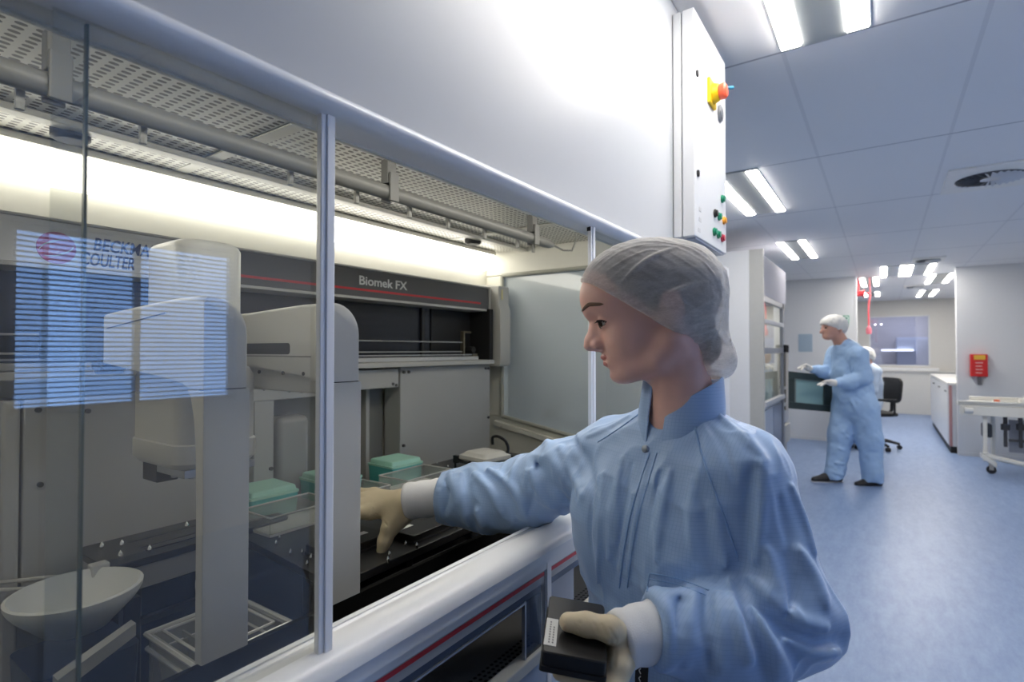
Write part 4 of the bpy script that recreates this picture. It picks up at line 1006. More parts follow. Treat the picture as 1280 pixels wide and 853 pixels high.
def sdf_mesh(f, lo, hi, h, margin=1.35):
    lo, hi = np.array(lo, float), np.array(hi, float)
    B = 12
    nb = np.ceil((hi-lo)/(h*B)).astype(int); n = nb*B+1
    bi = np.stack(np.meshgrid(*[np.arange(k) for k in nb], indexing='ij'), -1).reshape(-1, 3)
    cd = f(lo + (bi*B + B/2)*h)
    keep = np.abs(cd) < B*h*.866*margin
    G = np.empty(tuple(n), np.float32)
    # fill by block sign, then refine the kept blocks
    S = np.where(cd > 0, 1.0, -1.0).reshape(tuple(nb))
    G[:] = 1.0
    idx = [np.minimum(np.arange(n[a])//B, nb[a]-1) for a in range(3)]
    G[:] = S[np.ix_(*idx)]
    off = np.stack(np.meshgrid(*[np.arange(B+1)]*3, indexing='ij'), -1).reshape(-1, 3)
    K = bi[keep]
    for s0 in range(0, len(K), 60):
        ij = (K[s0:s0+60, None, :]*B + off[None]).reshape(-1, 3)
        G[ij[:, 0], ij[:, 1], ij[:, 2]] = f(lo + ij*h)
    neg = G < 0
    # active cells
    c = np.zeros(tuple(n-1), np.uint8)
    cn = [(a, b, d) for a in (0, 1) for b in (0, 1) for d in (0, 1)]
    for a, b, d in cn: c += neg[a:n[0]-1+a, b:n[1]-1+b, d:n[2]-1+d]
    act = np.argwhere((c > 0) & (c < 8))
    vid = np.full(tuple(n-1), -1, np.int64); vid[act[:, 0], act[:, 1], act[:, 2]] = np.arange(len(act))
    val = np.stack([G[act[:, 0]+a, act[:, 1]+b, act[:, 2]+d] for a, b, d in cn], 1).astype(float)
    acc = np.zeros((len(act), 3)); cnt = np.zeros(len(act))
    CN = np.array(cn, float)
    for i in range(8):
        for j in range(i+1, 8):
            if np.abs(CN[i]-CN[j]).sum() != 1: continue
            m = (val[:, i] < 0) != (val[:, j] < 0)
            t = np.where(m, val[:, i]/np.where(m, val[:, i]-val[:, j], 1), 0)
            acc[m] += CN[i] + (CN[j]-CN[i])*t[m, None]; cnt[m] += 1
    V = lo + (act + acc/cnt[:, None])*h
    Q = []
    for ax in range(3):
        o1, o2 = [(1, 2), (2, 0), (0, 1)][ax]
        sl0 = [slice(None)]*3; sl1 = [slice(None)]*3; sl0[ax] = slice(0, -1); sl1[ax] = slice(1, None)
        e = np.argwhere(neg[tuple(sl0)] != neg[tuple(sl1)])
        ok = (e[:, o1] > 0) & (e[:, o2] > 0) & (e[:, o1] < n[o1]-1) & (e[:, o2] < n[o2]-1)
        e = e[ok]
        def cell(d1, d2):
            q = e.copy(); q[:, o1] -= d1; q[:, o2] -= d2; return vid[q[:, 0], q[:, 1], q[:, 2]]
        quad = np.stack([cell(0, 0), cell(1, 0), cell(1, 1), cell(0, 1)], 1)
        fl = neg[e[:, 0], e[:, 1], e[:, 2]]
        quad[~fl] = quad[~fl][:, ::-1]
        Q.append(quad)
    Q = np.concatenate(Q); Q = Q[(Q >= 0).all(1)]
    return V, Q

def sobj(name, VQ, m, parent, relax=1, label=None, xf=None, keep=None):
    V, Q = VQ
    if relax:   # light Laplacian smoothing takes the grid steps off
        for _ in range(relax):
            acc = np.zeros_like(V); cnt = np.zeros(len(V))
            for a, b in ((0, 1), (1, 2), (2, 3), (3, 0)):
                np.add.at(acc, Q[:, a], V[Q[:, b]]); np.add.at(cnt, Q[:, a], 1)
                np.add.at(acc, Q[:, b], V[Q[:, a]]); np.add.at(cnt, Q[:, b], 1)
            V = V*.4 + (acc/np.maximum(cnt, 1)[:, None])*.6
    if xf is not None: V = xf(V)
    if keep is not None:
        c = V[Q].mean(1); Q = Q[keep(c)]
    off = np.zeros(3); q = parent
    while q is not None: off += np.array(q.location); q = q.parent
    me = bpy.data.meshes.new(name)
    W = (V-off).astype(np.float32)
    me.vertices.add(len(W)); me.vertices.foreach_set('co', W.ravel())
    me.loops.add(len(Q)*4); me.loops.foreach_set('vertex_index', Q.astype(np.int32).ravel())
    me.polygons.add(len(Q)); me.polygons.foreach_set('loop_start', np.arange(0, len(Q)*4, 4, dtype=np.int32))
    me.update(calc_edges=True); me.validate()
    if keep is not None:
        bm = bmesh.new(); bm.from_mesh(me)
        bmesh.ops.delete(bm, geom=[v for v in bm.verts if not v.link_faces], context='VERTS'); bm.to_mesh(me); bm.free()
    me.materials.append(m)
    me.polygons.foreach_set('use_smooth', np.ones(len(me.polygons), bool))
    o = bpy.data.objects.new(name, me); col.objects.link(o); o.parent = parent
    if label: o['label'] = label
    return o

def trace(f, u, v, t0=.3, t1=2.0, n=70):
    """where the sight line through a photo position first meets the surface f=0"""
    d = _f + _r*((u-640)/F_PX) - _u*((v-426.5)/F_PX); d = v3(d); o = v3(CAM); t = t0
    for _ in range(n):
        q = f((o+d*t)[None])[0]
        if q < .0004: return o+d*t
        t += max(q*.8, .0004)
        if t > t1: return None
    return o+d*t
# ================================================================ the woman at the enclosure: head
M_skin = mat('skin', (.82, .49, .41), .45, var=.05, scale=60, sub=.12, bump=.06, bscale=900)
M_lip = mat('lips', (.54, .19, .17), .35, var=.05, sub=.1)
M_hair = mat('hair_brown', (.085, .062, .048), .55, var=.5, scale=160)
wo = thing('person', (-.30, .78, 0), 'person in a pale blue gown and hair net reaching into the enclosure', 'person')
HS = .90/F_PX
HC = v3(px(812, 395, t=.90))
ph = math.radians(6.0)
HU = v3(_r*math.cos(ph) - Vector((_f.x, _f.y, 0))*math.sin(ph)); HU[2] = 0
HW = -v3(Vector((_f.x, _f.y, 0))*math.cos(ph) + _r*math.sin(ph)); HW[2] = 0
HU /= np.linalg.norm(HU); HW /= np.linalg.norm(HW)
def hxf(V):   # head coordinates (right, down, towards the viewer; in units of HS) to the place
    return HC + ((V[:, 0]-812)*HS)[:, None]*HU + ((395-V[:, 1])*HS)[:, None]*np.array([0, 0, 1.0]) + (V[:, 2]*HS)[:, None]*HW
def rotM(deg):  # rotation in the profile plane
    a = math.radians(deg); return np.array([[math.cos(a), math.sin(a), 0], [-math.sin(a), math.cos(a), 0], [0, 0, 1]])
LIPU = [(754.2, 446.8, 0), (756.9, 446.4, 8), (763.0, 447.2, 16.0)]
LIPL = [(758.0, 455.2, 0), (760.2, 454.6, 8), (763.8, 450.4, 15.2)]
def f_head(p):
    q = p.copy(); q[:, 2] = np.abs(q[:, 2])          # symmetric
    d = ell_(p, (815, 367, 0), (80, 62, 55))
    d = smin(d, ell_(q, (770, 371, 0), (42.5, 40, 42)), 22)
    d = smin(d, ell_(q, (791, 420, 0), (36.5, 54, 38)), 16)          # face mass
    d = smin(d, ell_(q, (787, 421, 20), (29, 28, 21)), 12)         # cheek
    d = smin(d, chain(q, [(832, 428, 36), (815, 449, 31), (785, 464, 11)], [17, 16, 13]), 14)   # jaw
    d = smin(d, ell_(q, (775.5, 468, 0), (13, 11.5, 13)), 10)        # chin
    d = smin(d, cap_(q, (741, 389, 4), (756, 387, 25), 7.5, 6.5), 9)  # brow
    d = smax(d, -ell_(q, (741, 404, 21), (10.5, 8.5, 11)), 9)        # eye socket
    d = smin(d, chain(q, [(748, 397, 0), (744.5, 410, 0), (738.5, 425, 0), (737, 432, 0)], [7.5, 6.8, 6.6, 7.0], 4), 5)
    d = smin(d, ell_(q, (753, 423, 0), (13, 17, 10.5)), 8)
    d = smin(d, ell_(q, (747.5, 431, 8.2), (8, 7.5, 6.2)), 4)          # nostril wing
    d = smin(d, ell_(q, (748, 436, 0), (9, 3.4, 4)), 4)
    d = smax(d, -ell_(q, (743.5, 438.5, 5), (4.2, 2.2, 2.4)), 2)     # nostril
    d = smin(d, ell_(q, (768.5, 449.5, 0), (13.5, 14, 17.5)), 8)           # mouth barrel
    d = smin(d, chain(q, LIPU, [3.3, 3.1, 2.0], 1), 2.0)     # upper lip
    d = smin(d, chain(q, LIPL, [3.8, 3.5, 2.0], 1), 2.0)   # lower lip
    d = smax(d, -chain(q, [(750.5, 451.0, 0), (757, 450.6, 9), (764.5, 448.6, 15.5)], [1.2, 1.0, .5]), 1.0)   # mouth line
    d = smax(d, -ell_(q, (757, 464.5, 0), (5, 3.2, 13)), 6)          # below the lip
    # neck, leaning forward, and shoulders' root
    d = smin(d, chain(p, [(842, 428, 0), (849, 490, -2), (856, 560, -6)], [38, 38, 46]), 16)
    d = smin(d, cap_(q, (838, 440, 22), (826, 528, 9), 9, 6), 14)    # neck muscle
    d = smin(d, ell_(p, (862, 598, -8), (52, 34, 58)), 20)
    # ear
    e = ell_(q, (831, 388, 54), (12.5, 20, 5), rotM(-12))
    e = smax(e, -ell_(q, (829, 387, 58.5), (7, 13, 4.2), rotM(-12)), 2.5)
    e = smin(e, cap_(q, (820, 391, 52), (824, 400, 54), 4), 4)
    e = smin(e, ell_(q, (827, 405, 54), (6, 6, 4)), 4)
    d = smin(d, e, 4)
    # lids: a full upper lid looking down, thin lower lid
    lid = ell_(q, (757.6, 403.6, 19.5), (11.2, 10.4, 12.2))
    gap = ell_(q, (749.5, 405.6, 22.5), (9.5, 3.5, 13), rotM(-12))
    lid = smax(lid, -gap, .8)
    d = smin(d, lid, 2.6)
    d = smin(d, cap_(q, (750.2, 398.6, 11), (758.5, 399.5, 29), 1.0, .8), 1.5)
    return d
HV = sdf_mesh(f_head, (716, 296, -82), (940, 620, 82), 1.25)
body = sobj('body', HV, M_skin, wo, 2, xf=hxf)
# skin colour follows the face itself: lips and cheeks as regions of the skin
me = body.data
me.materials.append(M_lip)
co = HV[0]
cent = co[HV[1]].mean(1)
q = np.c_[cent[:, :2], np.abs(cent[:, 2])]
lipm = (chain(q, LIPU, [3.9, 3.7, 2.0]) < 0) | (chain(q, LIPL, [4.4, 4.1, 2.0]) < 0)
if len(me.polygons) == len(lipm):
    me.polygons.foreach_set('material_index', lipm.astype(np.int32))
M_eyew = mat('eye_white', (.62, .58, .55), .15, var=.02)
M_iris = mat('iris_brown', (.035, .022, .015), .1)
M_lash = mat('lash_dark', (.012, .009, .008), .6)
M_brow = mat('brow_brown', (.17, .10, .07), .8, var=.3, scale=300)
def hp(u, v, w): return tuple(hxf(np.array([[u, v, w]], float))[0])
for s in (1, -1):
    eb = MB().ell(hp(757.4, 404, 19.5*s), (9.6*HS,)*3, 24, 16)
    eo = obj('eyeball', eb, M_eyew, wo)
    # iris turned forward and down
    fd = Vector(hp(748.9, 406.6, 22.5*s)) - Vector(hp(757.4, 404, 19.5*s))
    c0_ = Vector(hp(757.4, 404, 19.5*s)); fd.normalize()
    ax = fd.to_track_quat('Z', 'Y').to_matrix()
    obj('iris', MB().lathe([(.0001, 9.9*HS), (3.6*HS, 9.9*HS), (5.6*HS, 9.0*HS), (5.6*HS, 8.0*HS), (.0001, 8.2*HS)], c0_, 20, axis=ax), M_iris, eo)
    ls = MB()
    up = [(747.2, 402.0, 13), (746.0, 402.2, 18), (746.8, 402.2, 24), (750.5, 402.3, 29.5), (757, 403.3, 32)]
    ls.tube([hp(a, b, c*s) for a, b, c in up], [.0008, .0014, .0017, .0017, .0008], 6)
    for k in range(11):
        t = k/10; i = min(3, int(t*4)); ff = t*4-i
        a = [up[i][j]*(1-ff)+up[i+1][j]*ff for j in range(3)]
        ls.tube([hp(a[0], a[1], a[2]*s), hp(a[0]-2.2, a[1]+2.0, (a[2]+.6)*s), hp(a[0]-4.2+2*t, a[1]+2.6, (a[2]+1.5*t+1)*s)], [.0007, .0005, .0002], 5)
    lo_ = [(749.4, 409.2, 14), (748.6, 409.7, 20), (750.5, 409.2, 26), (755.5, 406.8, 31)]
    ls.tube([hp(a, b, c*s) for a, b, c in lo_], .0005, 6)
    obj('eyelashes', ls, M_lash, wo)
    bw_ = []
    for k in range(15):
        t = k/14; u = 734.2+25*t; v = 388.6-6.4*math.sin(min(1, t*1.35)*PI/2)+2.8*max(0, t-.6)**1.0; w = 5+25*t
        g = f_head(np.array([[u, v, w*s]], float))[0]
        for _ in range(12):      # settle the brow on the skin
            u -= g*.0 if False else 0
            e = .5; gr = np.array([f_head(np.array([[u+e, v, w*s]], float))[0]-g, 0, f_head(np.array([[u, v, w*s+e]], float))[0]-g])/e
            st = -g*gr/max(1e-6, gr @ gr); u += st[0]; w = w + st[2]*s; g = f_head(np.array([[u, v, w*s]], float))[0]
        bw_.append(hp(u, v, w*s))
    em = MB().tube(bw_, [.0008]+[.0022+.0011*math.sin(PI*k/14) for k in range(1, 14)]+[.0006], 7)
    obj('eyebrow', em, M_brow, wo)
# hair: pinned up under the net, knot at the nape
def f_net0(p):
    d = ell_(p, (815, 362, 0), (88.5, 63.5, 62))
    d = smin(d, ell_(p, (848, 374, 0), (48, 60, 57)), 18)
    d = smin(d, ell_(p, (832, 393, 0), (34, 34, 64)), 12)
    d = smax(d, (p[:, 1]-353) - (p[:, 0]-731)*.615, 3)
    bag = chain(p, [(866, 400, 0), (882, 440, 0), (896, 455, -3)], [36, 26, 15], 14)
    bag = smin(bag, ell_(p, (888, 447, 0), (26, 21, 32), rotM(25)), 8)
    return smin(d, bag, 16)
def f_hair(p):
    d = ell_(p, (818, 365, 0), (81, 62.5, 57.5))
    d = smin(d, ell_(p, (771, 366, 0), (45, 41, 44)), 18)
    d = smax(d, (p[:, 1]-352) - (p[:, 0]-733)*.56 - 3.5*np.sin(p[:, 2]*.08), 5)
    d = smax(d, -ell_(np.c_[p[:, :2], np.abs(p[:, 2])], (829, 390, 60), (17, 25, 12)), 4)
    b = ell_(p, (874, 432, 0), (24, 27, 34)); d = smin(d, b, 18)
    b = ell_(p, (862, 400, 0), (22, 36, 44)); d = smin(d, b, 14)
    n = vnoise(p*np.array([.35, 1, 1]), .12, 3)
    return np.maximum(d + n*1.2, f_net0(p)+3.5)
sobj('hair', sdf_mesh(f_hair, (716, 292, -72), (930, 480, 72), 1.6), M_hair, wo, 2, xf=hxf)
# hair net: thin pleated non-woven cap
def f_net1(p):
    d = f_net0(p)
    line = (p[:, 1]-353) - (p[:, 0]-731)*.615
    band = 1.0*np.exp(-((line+2.0)/2.2)**2)*(p[:, 0] < 846)
    a = vnoise(np.c_[(p[:, 0]+.6*p[:, 1])*.03, (p[:, 1]-.6*p[:, 0])*.10, p[:, 2]*.05], 1.0, 5)
    c = vnoise(np.c_[p[:, 0]*.08, p[:, 1]*.035, p[:, 2]*.08], 1.0, 11)
    back = np.clip((p[:, 0]-835)/40, 0, 1)
    return d - band - (1-np.abs(a))*1.5 - (1-np.abs(c))*2.0*back
def hsettle(u, v):     # a point of the net seen at (u, v)
    w = 80.0
    for _ in range(80):
        g = f_net1(np.array([[u, v, w]], float))[0]
        if g < .2: break
        w -= max(.3, g*.7)
        if w < 0: break
    return (u, v, w)
CREASE = [([(771, 362), (790, 343), (811, 329), (842, 316)], 4.2), ([(830, 326), (848, 340), (865, 353), (877, 364)], 1.4), ([(807, 385), (830, 371), (850, 364), (868, 361)], 3.0),
    ([(787, 360), (802, 368), (817, 376)], 1.2), ([(832, 402), (858, 388), (879, 377)], 1.6), ([(839, 421), (867, 416), (882, 411)], 2.6), ([(846, 425), (864, 428), (880, 418)], 2.0),
    ([(739, 336), (757, 322), (779, 313), (811, 306)], 1.3), ([(744, 343), (764, 326), (790, 315), (812, 313)], 1.5), ([(750, 350), (774, 334), (802, 322), (818, 323)], 1.8), ([(757, 358), (778, 341), (806, 329)], 1.4), ([(763, 364), (782, 350), (798, 338)], 1.0), ([(735, 346), (750, 330), (768, 318)], 1.3), ([(783, 309), (815, 309), (850, 318), (872, 334)], 1.6), ([(800, 316), (836, 318), (866, 338)], 1.4),
    ([(892, 335), (895, 374), (887, 411), (868, 435), (852, 441)], 1.8), ([(858, 330), (876, 350), (889, 380)], 1.8), ([(879, 423), (876, 440), (872, 462)], 1.3), ([(898, 400), (906, 434), (911, 462)], 1.3), ([(852, 440), (862, 456), (880, 466), (910, 466)], 1.6), ([(778, 384), (784, 372), (790, 364)], 1.0), ([(860, 400), (876, 395), (890, 392)], 1.5), ([(848, 410), (866, 405), (884, 400)], 1.2), ([(842, 312), (866, 322), (884, 345)], 1.8)]
CR = []
for pl_, w_ in CREASE:
    P3 = [hsettle(*q_) for q_ in pl_]
    P3 = [tuple(q_) for q_ in smooth(P3, 4)]
    CR.append((np.array(P3), w_))
def crease_d(p, shrink=0.0):
    d = np.full(len(p), 50.0)
    for P3, w_ in CR:
        lo_, hi_ = P3.min(0), P3.max(0)
        m = np.all((p > lo_-12) & (p < hi_+12), axis=1)
        if not m.any(): continue
        q_ = p[m]; e = d[m]
        for i in range(len(P3)-1):
            t_ = np.sin(math.pi*min(max((i+.5)/(len(P3)-1), .06), .94))**.5
            e = np.minimum(e, cap_(q_, P3[i], P3[i+1], w_*t_-shrink))
        d[m] = e
    return d
def f_net(p): return smin(f_net1(p), crease_d(p, .9), 2.5)
M_net = bpy.data.materials.new('net_nonwoven'); M_net.use_nodes = True
nt = M_net.node_tree; nt.nodes.clear()
out = nt.nodes.new('ShaderNodeOutputMaterial'); tr = nt.nodes.new('ShaderNodeBsdfTransparent'); df = nt.nodes.new('ShaderNodeBsdfDiffuse'); tl_ = nt.nodes.new('ShaderNodeBsdfTranslucent')
df.inputs[0].default_value = (.95, .93, .90, 1); tl_.inputs[0].default_value = (.75, .72, .69, 1)
m1 = nt.nodes.new('ShaderNodeMixShader'); m1.inputs[0].default_value = .35
nt.links.new(df.outputs[0], m1.inputs[1]); nt.links.new(tl_.outputs[0], m1.inputs[2])
tc = nt.nodes.new('ShaderNodeTexCoord')
def netnoise(scale, detail, rot=(0, 0, 0), rough=.6):
    mp = nt.nodes.new('ShaderNodeMapping'); mp.inputs['Scale'].default_value = scale; mp.inputs['Rotation'].default_value = rot
    n = nt.nodes.new('ShaderNodeTexNoise'); n.inputs['Scale'].default_value = 1; n.inputs['Detail'].default_value = detail; n.inputs['Roughness'].default_value = rough
    nt.links.new(tc.outputs['Object'], mp.inputs[0]); nt.links.new(mp.outputs[0], n.inputs['Vector']); return n.outputs['Fac']
na = netnoise((260, 260, 700), 3); nb_ = netnoise((20, 20, 60), 4, (.3, .6, .2)); 
lw = nt.nodes.new('ShaderNodeLayerWeight'); lw.inputs[0].default_value = .35
def M2(op, a, b):
    n = nt.nodes.new('ShaderNodeMath'); n.operation = op
    for i, x in enumerate((a, b)):
        if hasattr(x, 'is_linked'): nt.links.new(x, n.inputs[i])
        else: n.inputs[i].default_value = x
    return n.outputs[0]
# creases of the doubled cloth: sharp ridged noise
rid = M2('SUBTRACT', 1.0, M2('MULTIPLY', M2('ABSOLUTE', M2('SUBTRACT', nb_, .5), 0), 9.0)); rid = M2('MAXIMUM', rid, 0)
at_ = nt.nodes.new('ShaderNodeAttribute'); at_.attribute_name = 'density'
al = M2('ADD', M2('MULTIPLY', na, .30), M2('ADD', .36, M2('MULTIPLY', rid, .10)))
al = M2('ADD', al, M2('MULTIPLY', at_.outputs['Fac'], .75))
al = M2('ADD', al, M2('MULTIPLY', lw.outputs['Facing'], .40)); al = M2('MINIMUM', al, .97)
mx_ = nt.nodes.new('ShaderNodeMixShader')
nt.links.new(al, mx_.inputs[0]); nt.links.new(tr.outputs[0], mx_.inputs[1]); nt.links.new(m1.outputs[0], mx_.inputs[2]); nt.links.new(mx_.outputs[0], out.inputs[0])
NV = sdf_mesh(f_net, (712, 285, -80), (935, 490, 80), 1.4)
def netkeep(c): return np.ones(len(c), bool)
net = sobj('hair_net', NV, M_net, wo, 1, xf=hxf)
q_ = NV[0]
den = np.clip(1 - (crease_d(q_)-.5)/2.2, 0, 1)
line = (q_[:, 1]-353) - (q_[:, 0]-731)*.615
den = np.maximum(den, np.exp(-((line+1.0)/2.5)**2)*(q_[:, 0] < 848)*.9)
if len(net.data.vertices) == len(den):
    at = net.data.attributes.new('density', 'FLOAT', 'POINT'); at.data.foreach_set('value', den.astype(np.float32))
# ================================================================ the woman: gown, cuffs, gloves
def pt(u, v, t): return v3(px(u, v, t=t))
S_ = np.array([.95, -.312, 0]); S_ /= np.linalg.norm(S_)     # towards her left shoulder
N_ = np.array([S_[1], -S_[0], 0])                             # the way her chest faces
TC = np.array([-.292, .930, 0])
TZ = [.50, .70, .85, 1.00, 1.12, 1.20, 1.25, 1.285, 1.32]
TA = [.20, .195, .182, .171, .168, .162, .145, .105, .06]
TB = [.155, .145, .135, .132, .128, .112, .095, .078, .062]
shL, elL, wrL = pt(922, 594, .83), pt(973, 764, .765), pt(812, 788, .715)
shR, elR, wrR = pt(768, 568, 1.03), pt(655, 616, 1.15), pt(566, 622, 1.20)
def f_gbase(p):
    q = p - TC; z = p[:, 2]
    a = np.interp(z, TZ, TA); b = np.interp(z, TZ, TB)
    x, y = q @ S_, q @ N_
    rr = np.sqrt((x/a)**2 + (y/b)**2); g = np.sqrt((x/a**2)**2 + (y/b**2)**2)
    d = np.where(g > 1e-6, rr*(rr-1)/np.maximum(g, 1e-6), -b)*.9
    d = smax(d, .50-z, .01); d = smax(d, z-1.315, .02)
    d = smin(d, ell_(p, TC + N_*.06 + S_*.075 + np.array([0, 0, 1.12]), (.085, .075, .10)), .06)
    d = smin(d, ell_(p, TC + N_*.06 - S_*.075 + np.array([0, 0, 1.12]), (.085, .075, .10)), .06)
    # shoulders and sleeves
    nk = pt(866, 548, .90)
    d = smin(d, cap_(p, nk, shL + np.array([0, 0, .004]), .048, .074), .05)
    d = smin(d, cap_(p, pt(832, 552, .935), shR + np.array([0, 0, .0]), .042, .060), .05)
    nb = pt(852, 545, .905); d = smax(d, -cap_(p, (nb[0], nb[1], 1.285), (nb[0], nb[1], 1.5), .050, .075), .012)
    l = chain(p, [shL, elL], [.078, .072]); 
    fl = chain(p, [elL, pt(915, 795, .735), wrL - (wrL-pt(915, 795, .735))*-.2], [.069, .068, .044], .03); ax_ = (wrL-pt(915, 795, .735)); ax_ = ax_/np.linalg.norm(ax_); fl = smax(fl, (p-wrL) @ ax_, .012); fl = smax(fl, -cap_(p, wrL - ax_*.03, wrL + ax_*.1, .037, .037), .004); l = smin(l, fl, .025)
    l = smin(l, ell_(p, pt(984, 772, .765), (.056, .05, .05)), .04)
    d = smin(d, l, .008)
    r = chain(p, [shR, pt(705, 593, 1.10), elR, pt(610, 622, 1.18), wrR + (wrR-pt(610, 622, 1.18))*.5], [.063, .066, .070, .068, .056], .03); axr = wrR-pt(610, 622, 1.18); axr = axr/np.linalg.norm(axr); eR = pt(550, 621, 1.204); r = smax(r, (p-eR) @ axr, .016); r = smax(r, -cap_(p, eR - axr*.02, eR + axr*.1, .044, .044), .004)
    d = smin(d, r, .035)
    return d
# folds of the cloth, followed from the picture: (points, half width in m, +ridge / -groove)
FOLDS = [
    # right sleeve (reaching)
    ([(670, 560), (675, 590), (688, 606), (706, 624)], .015, -1), ([(662, 562), (664, 590), (672, 612), (690, 633)], .015, 1), ([(684, 552), (694, 580), (712, 604)], .016, 1),
    ([(601, 588), (624, 606), (639, 632), (646, 652)], .012, -1), ([(611, 586), (634, 604), (651, 628), (657, 648)], .014, 1), ([(592, 592), (612, 612), (626, 640)], .013, 1),
    ([(582, 588), (585, 618), (590, 644), (594, 664)], .014, -1), ([(576, 592), (577, 618), (580, 645), (584, 656)], .010, 1), ([(596, 640), (604, 656), (598, 668)], .018, 1),
    ([(650, 570), (640, 590), (636, 606)], .008, 1), ([(658, 588), (655, 612), (650, 640)], .008, 1), ([(632, 582), (628, 600)], .007, -1), ([(668, 612), (664, 634), (655, 648)], .007, -1),
    ([(700, 560), (716, 590), (728, 620)], .014, 1), ([(716, 548), (734, 580), (742, 610)], .013, -1),
    ([(553, 584), (563, 592), (570, 610), (571, 628), (562, 645)], .017, 1), ([(566, 590), (569, 600), (562, 618)], .007, -1), ([(557, 600), (560, 622), (554, 642)], .007, -1), ([(548, 590), (549, 615), (552, 642), (566, 656)], .012, 1),
    # left sleeve
    ([(939, 592), (935, 640), (931, 700), (929, 732)], .017, -1), ([(952, 580), (950, 640), (943, 700)], .016, 1),
    ([(930, 733), (944, 752), (982, 788), (1020, 803), (1054, 801)], .020, -1), ([(936, 722), (958, 746), (994, 775), (1030, 786)], .019, 1), ([(985, 800), (1020, 816), (1045, 814)], .018, 1),
    ([(926, 744), (937, 776), (952, 820), (957, 850)], .017, -1), ([(916, 744), (925, 780), (938, 825)], .016, 1), ([(938, 750), (956, 790), (975, 826), (984, 850)], .017, 1),
    ([(898, 744), (901, 780), (902, 830)], .014, 1), ([(886, 742), (884, 790), (888, 835)], .012, -1), ([(868, 742), (862, 780), (858, 830)], .014, 1), ([(850, 744), (845, 775), (842, 812)], .009, -1),
    ([(812, 742), (826, 752), (836, 775), (838, 806), (834, 832)], .013, 1), ([(806, 745), (816, 762), (824, 790)], .005, -1), ([(820, 738), (832, 744), (852, 742), (872, 738)], .013, 1), ([(806, 738), (814, 734), (826, 734)], .010, 1),
    ([(1000, 690), (1018, 720), (1030, 752)], .016, 1), ([(985, 700), (990, 735), (982, 770)], .013, -1), ([(960, 690), (968, 725), (980, 755)], .014, 1), ([(990, 610), (1006, 650), (1018, 690)], .012, 1), ([(975, 625), (985, 668), (992, 700)], .011, -1),
    # trunk
    ([(755, 592), (751, 640), (748, 690), (746, 730)], .008, 1), ([(743, 590), (740, 640), (738, 700)], .006, -1), ([(778, 575), (768, 630), (760, 700)], .009, 1), ([(790, 580), (780, 640), (768, 720)], .006, -1),
    ([(812, 572), (801, 616), (792, 660), (784, 720)], .006, 1), ([(838, 590), (826, 640), (820, 700)], .009, 1), ([(826, 590), (812, 650), (806, 700)], .006, -1), ([(865, 600), (862, 650), (866, 700)], .009, 1), ([(895, 640), (903, 690), (914, 730)], .009, 1), ([(880, 630), (885, 680), (896, 728)], .006, -1),
    ([(735, 545), (760, 536), (786, 520)], .007, 1), ([(900, 520), (930, 545), (955, 575)], .013, 1), ([(885, 530), (905, 560), (918, 600)], .007, -1),
]
FO = []
for pl_, w_, sg_ in FOLDS:
    P3 = [trace(f_gbase, u, v) for u, v in pl_]
    P3 = [Vector(q_) for q_ in P3 if q_ is not None]
    ok = [P3[0]] if P3 else []
    for q_ in P3[1:]:
        if (q_-ok[-1]).length < .15: ok.append(q_)
    if len(ok) < 2: continue
    FO.append((np.array([tuple(q_) for q_ in smooth(ok, 3)]), w_, sg_))
def f_gown(p):
    d = f_gbase(p)
    near = np.abs(d) < .06
    if not near.any(): return d
    q = p[near]; e = d[near]
    for P3, w_, sg_ in FO:
        lo_, hi_ = P3.min(0)-w_*3.2, P3.max(0)+w_*3.2
        m = np.all((q > lo_) & (q < hi_), axis=1)
        if not m.any(): continue
        qq = q[m]; c = np.full(len(qq), 9.0); n_ = len(P3)-1
        for i in range(n_):
            t0, t1 = i/n_, (i+1)/n_
            r0 = .25+.75*math.sin(math.pi*min(.95, max(.05, t0)))**.6; r1 = .25+.75*math.sin(math.pi*min(.95, max(.05, t1)))**.6
            c = np.minimum(c, cap_(qq, P3[i], P3[i+1], 0, 0)/(w_*(r0+r1)/2))
        e[m] -= (w_*1.1*np.exp(-(c*1.7)**1.5) if sg_ > 0 else -w_*1.5*np.exp(-c*2.1))
    n1 = vnoise(q, 14, 2); n2 = vnoise(q*np.array([1, 1, .30]), 30, 4); n3 = vnoise((q @ np.array([[.8, .3, .5], [-.4, .9, .2], [-.45, -.3, .84]]))*np.array([.45, 1, 1]), 26, 8)
    e += n1*.004 - (1-np.abs(n2))**3*.0030 - (1-np.abs(n3))**3*.0034 + .003
    # hollow ends of the sleeves
    d = d.copy(); d[near] = e
    return d
M_gown = mat('gown_blue', (.36, .52, .80), .42, var=.03, scale=8, spec=.5)
nt = M_gown.node_tree; b = nt.nodes['Principled BSDF']
b.inputs['Sheen Weight'].default_value = .25; b.inputs['Sheen Roughness'].default_value = .4
src = b.inputs['Base Color'].links[0].from_socket
tc = nt.nodes.new('ShaderNodeTexCoord'); mp = nt.nodes.new('ShaderNodeMapping'); mp.inputs['Rotation'].default_value = (0, .0, .318)
nt.links.new(tc.outputs['Object'], mp.inputs[0]); sp = nt.nodes.new('ShaderNodeSeparateXYZ'); nt.links.new(mp.outputs[0], sp.inputs[0])
def gline(s):
    a = nt.nodes.new('ShaderNodeMath'); a.operation = 'PINGPONG'; a.inputs[1].default_value = .0027; nt.links.new(s, a.inputs[0])
    c = nt.nodes.new('ShaderNodeMath'); c.operation = 'LESS_THAN'; c.inputs[1].default_value = .00042; nt.links.new(a.outputs[0], c.inputs[0]); return c.outputs[0]
gn = nt.nodes.new('ShaderNodeNewGeometry'); sn_ = nt.nodes.new('ShaderNodeSeparateXYZ')
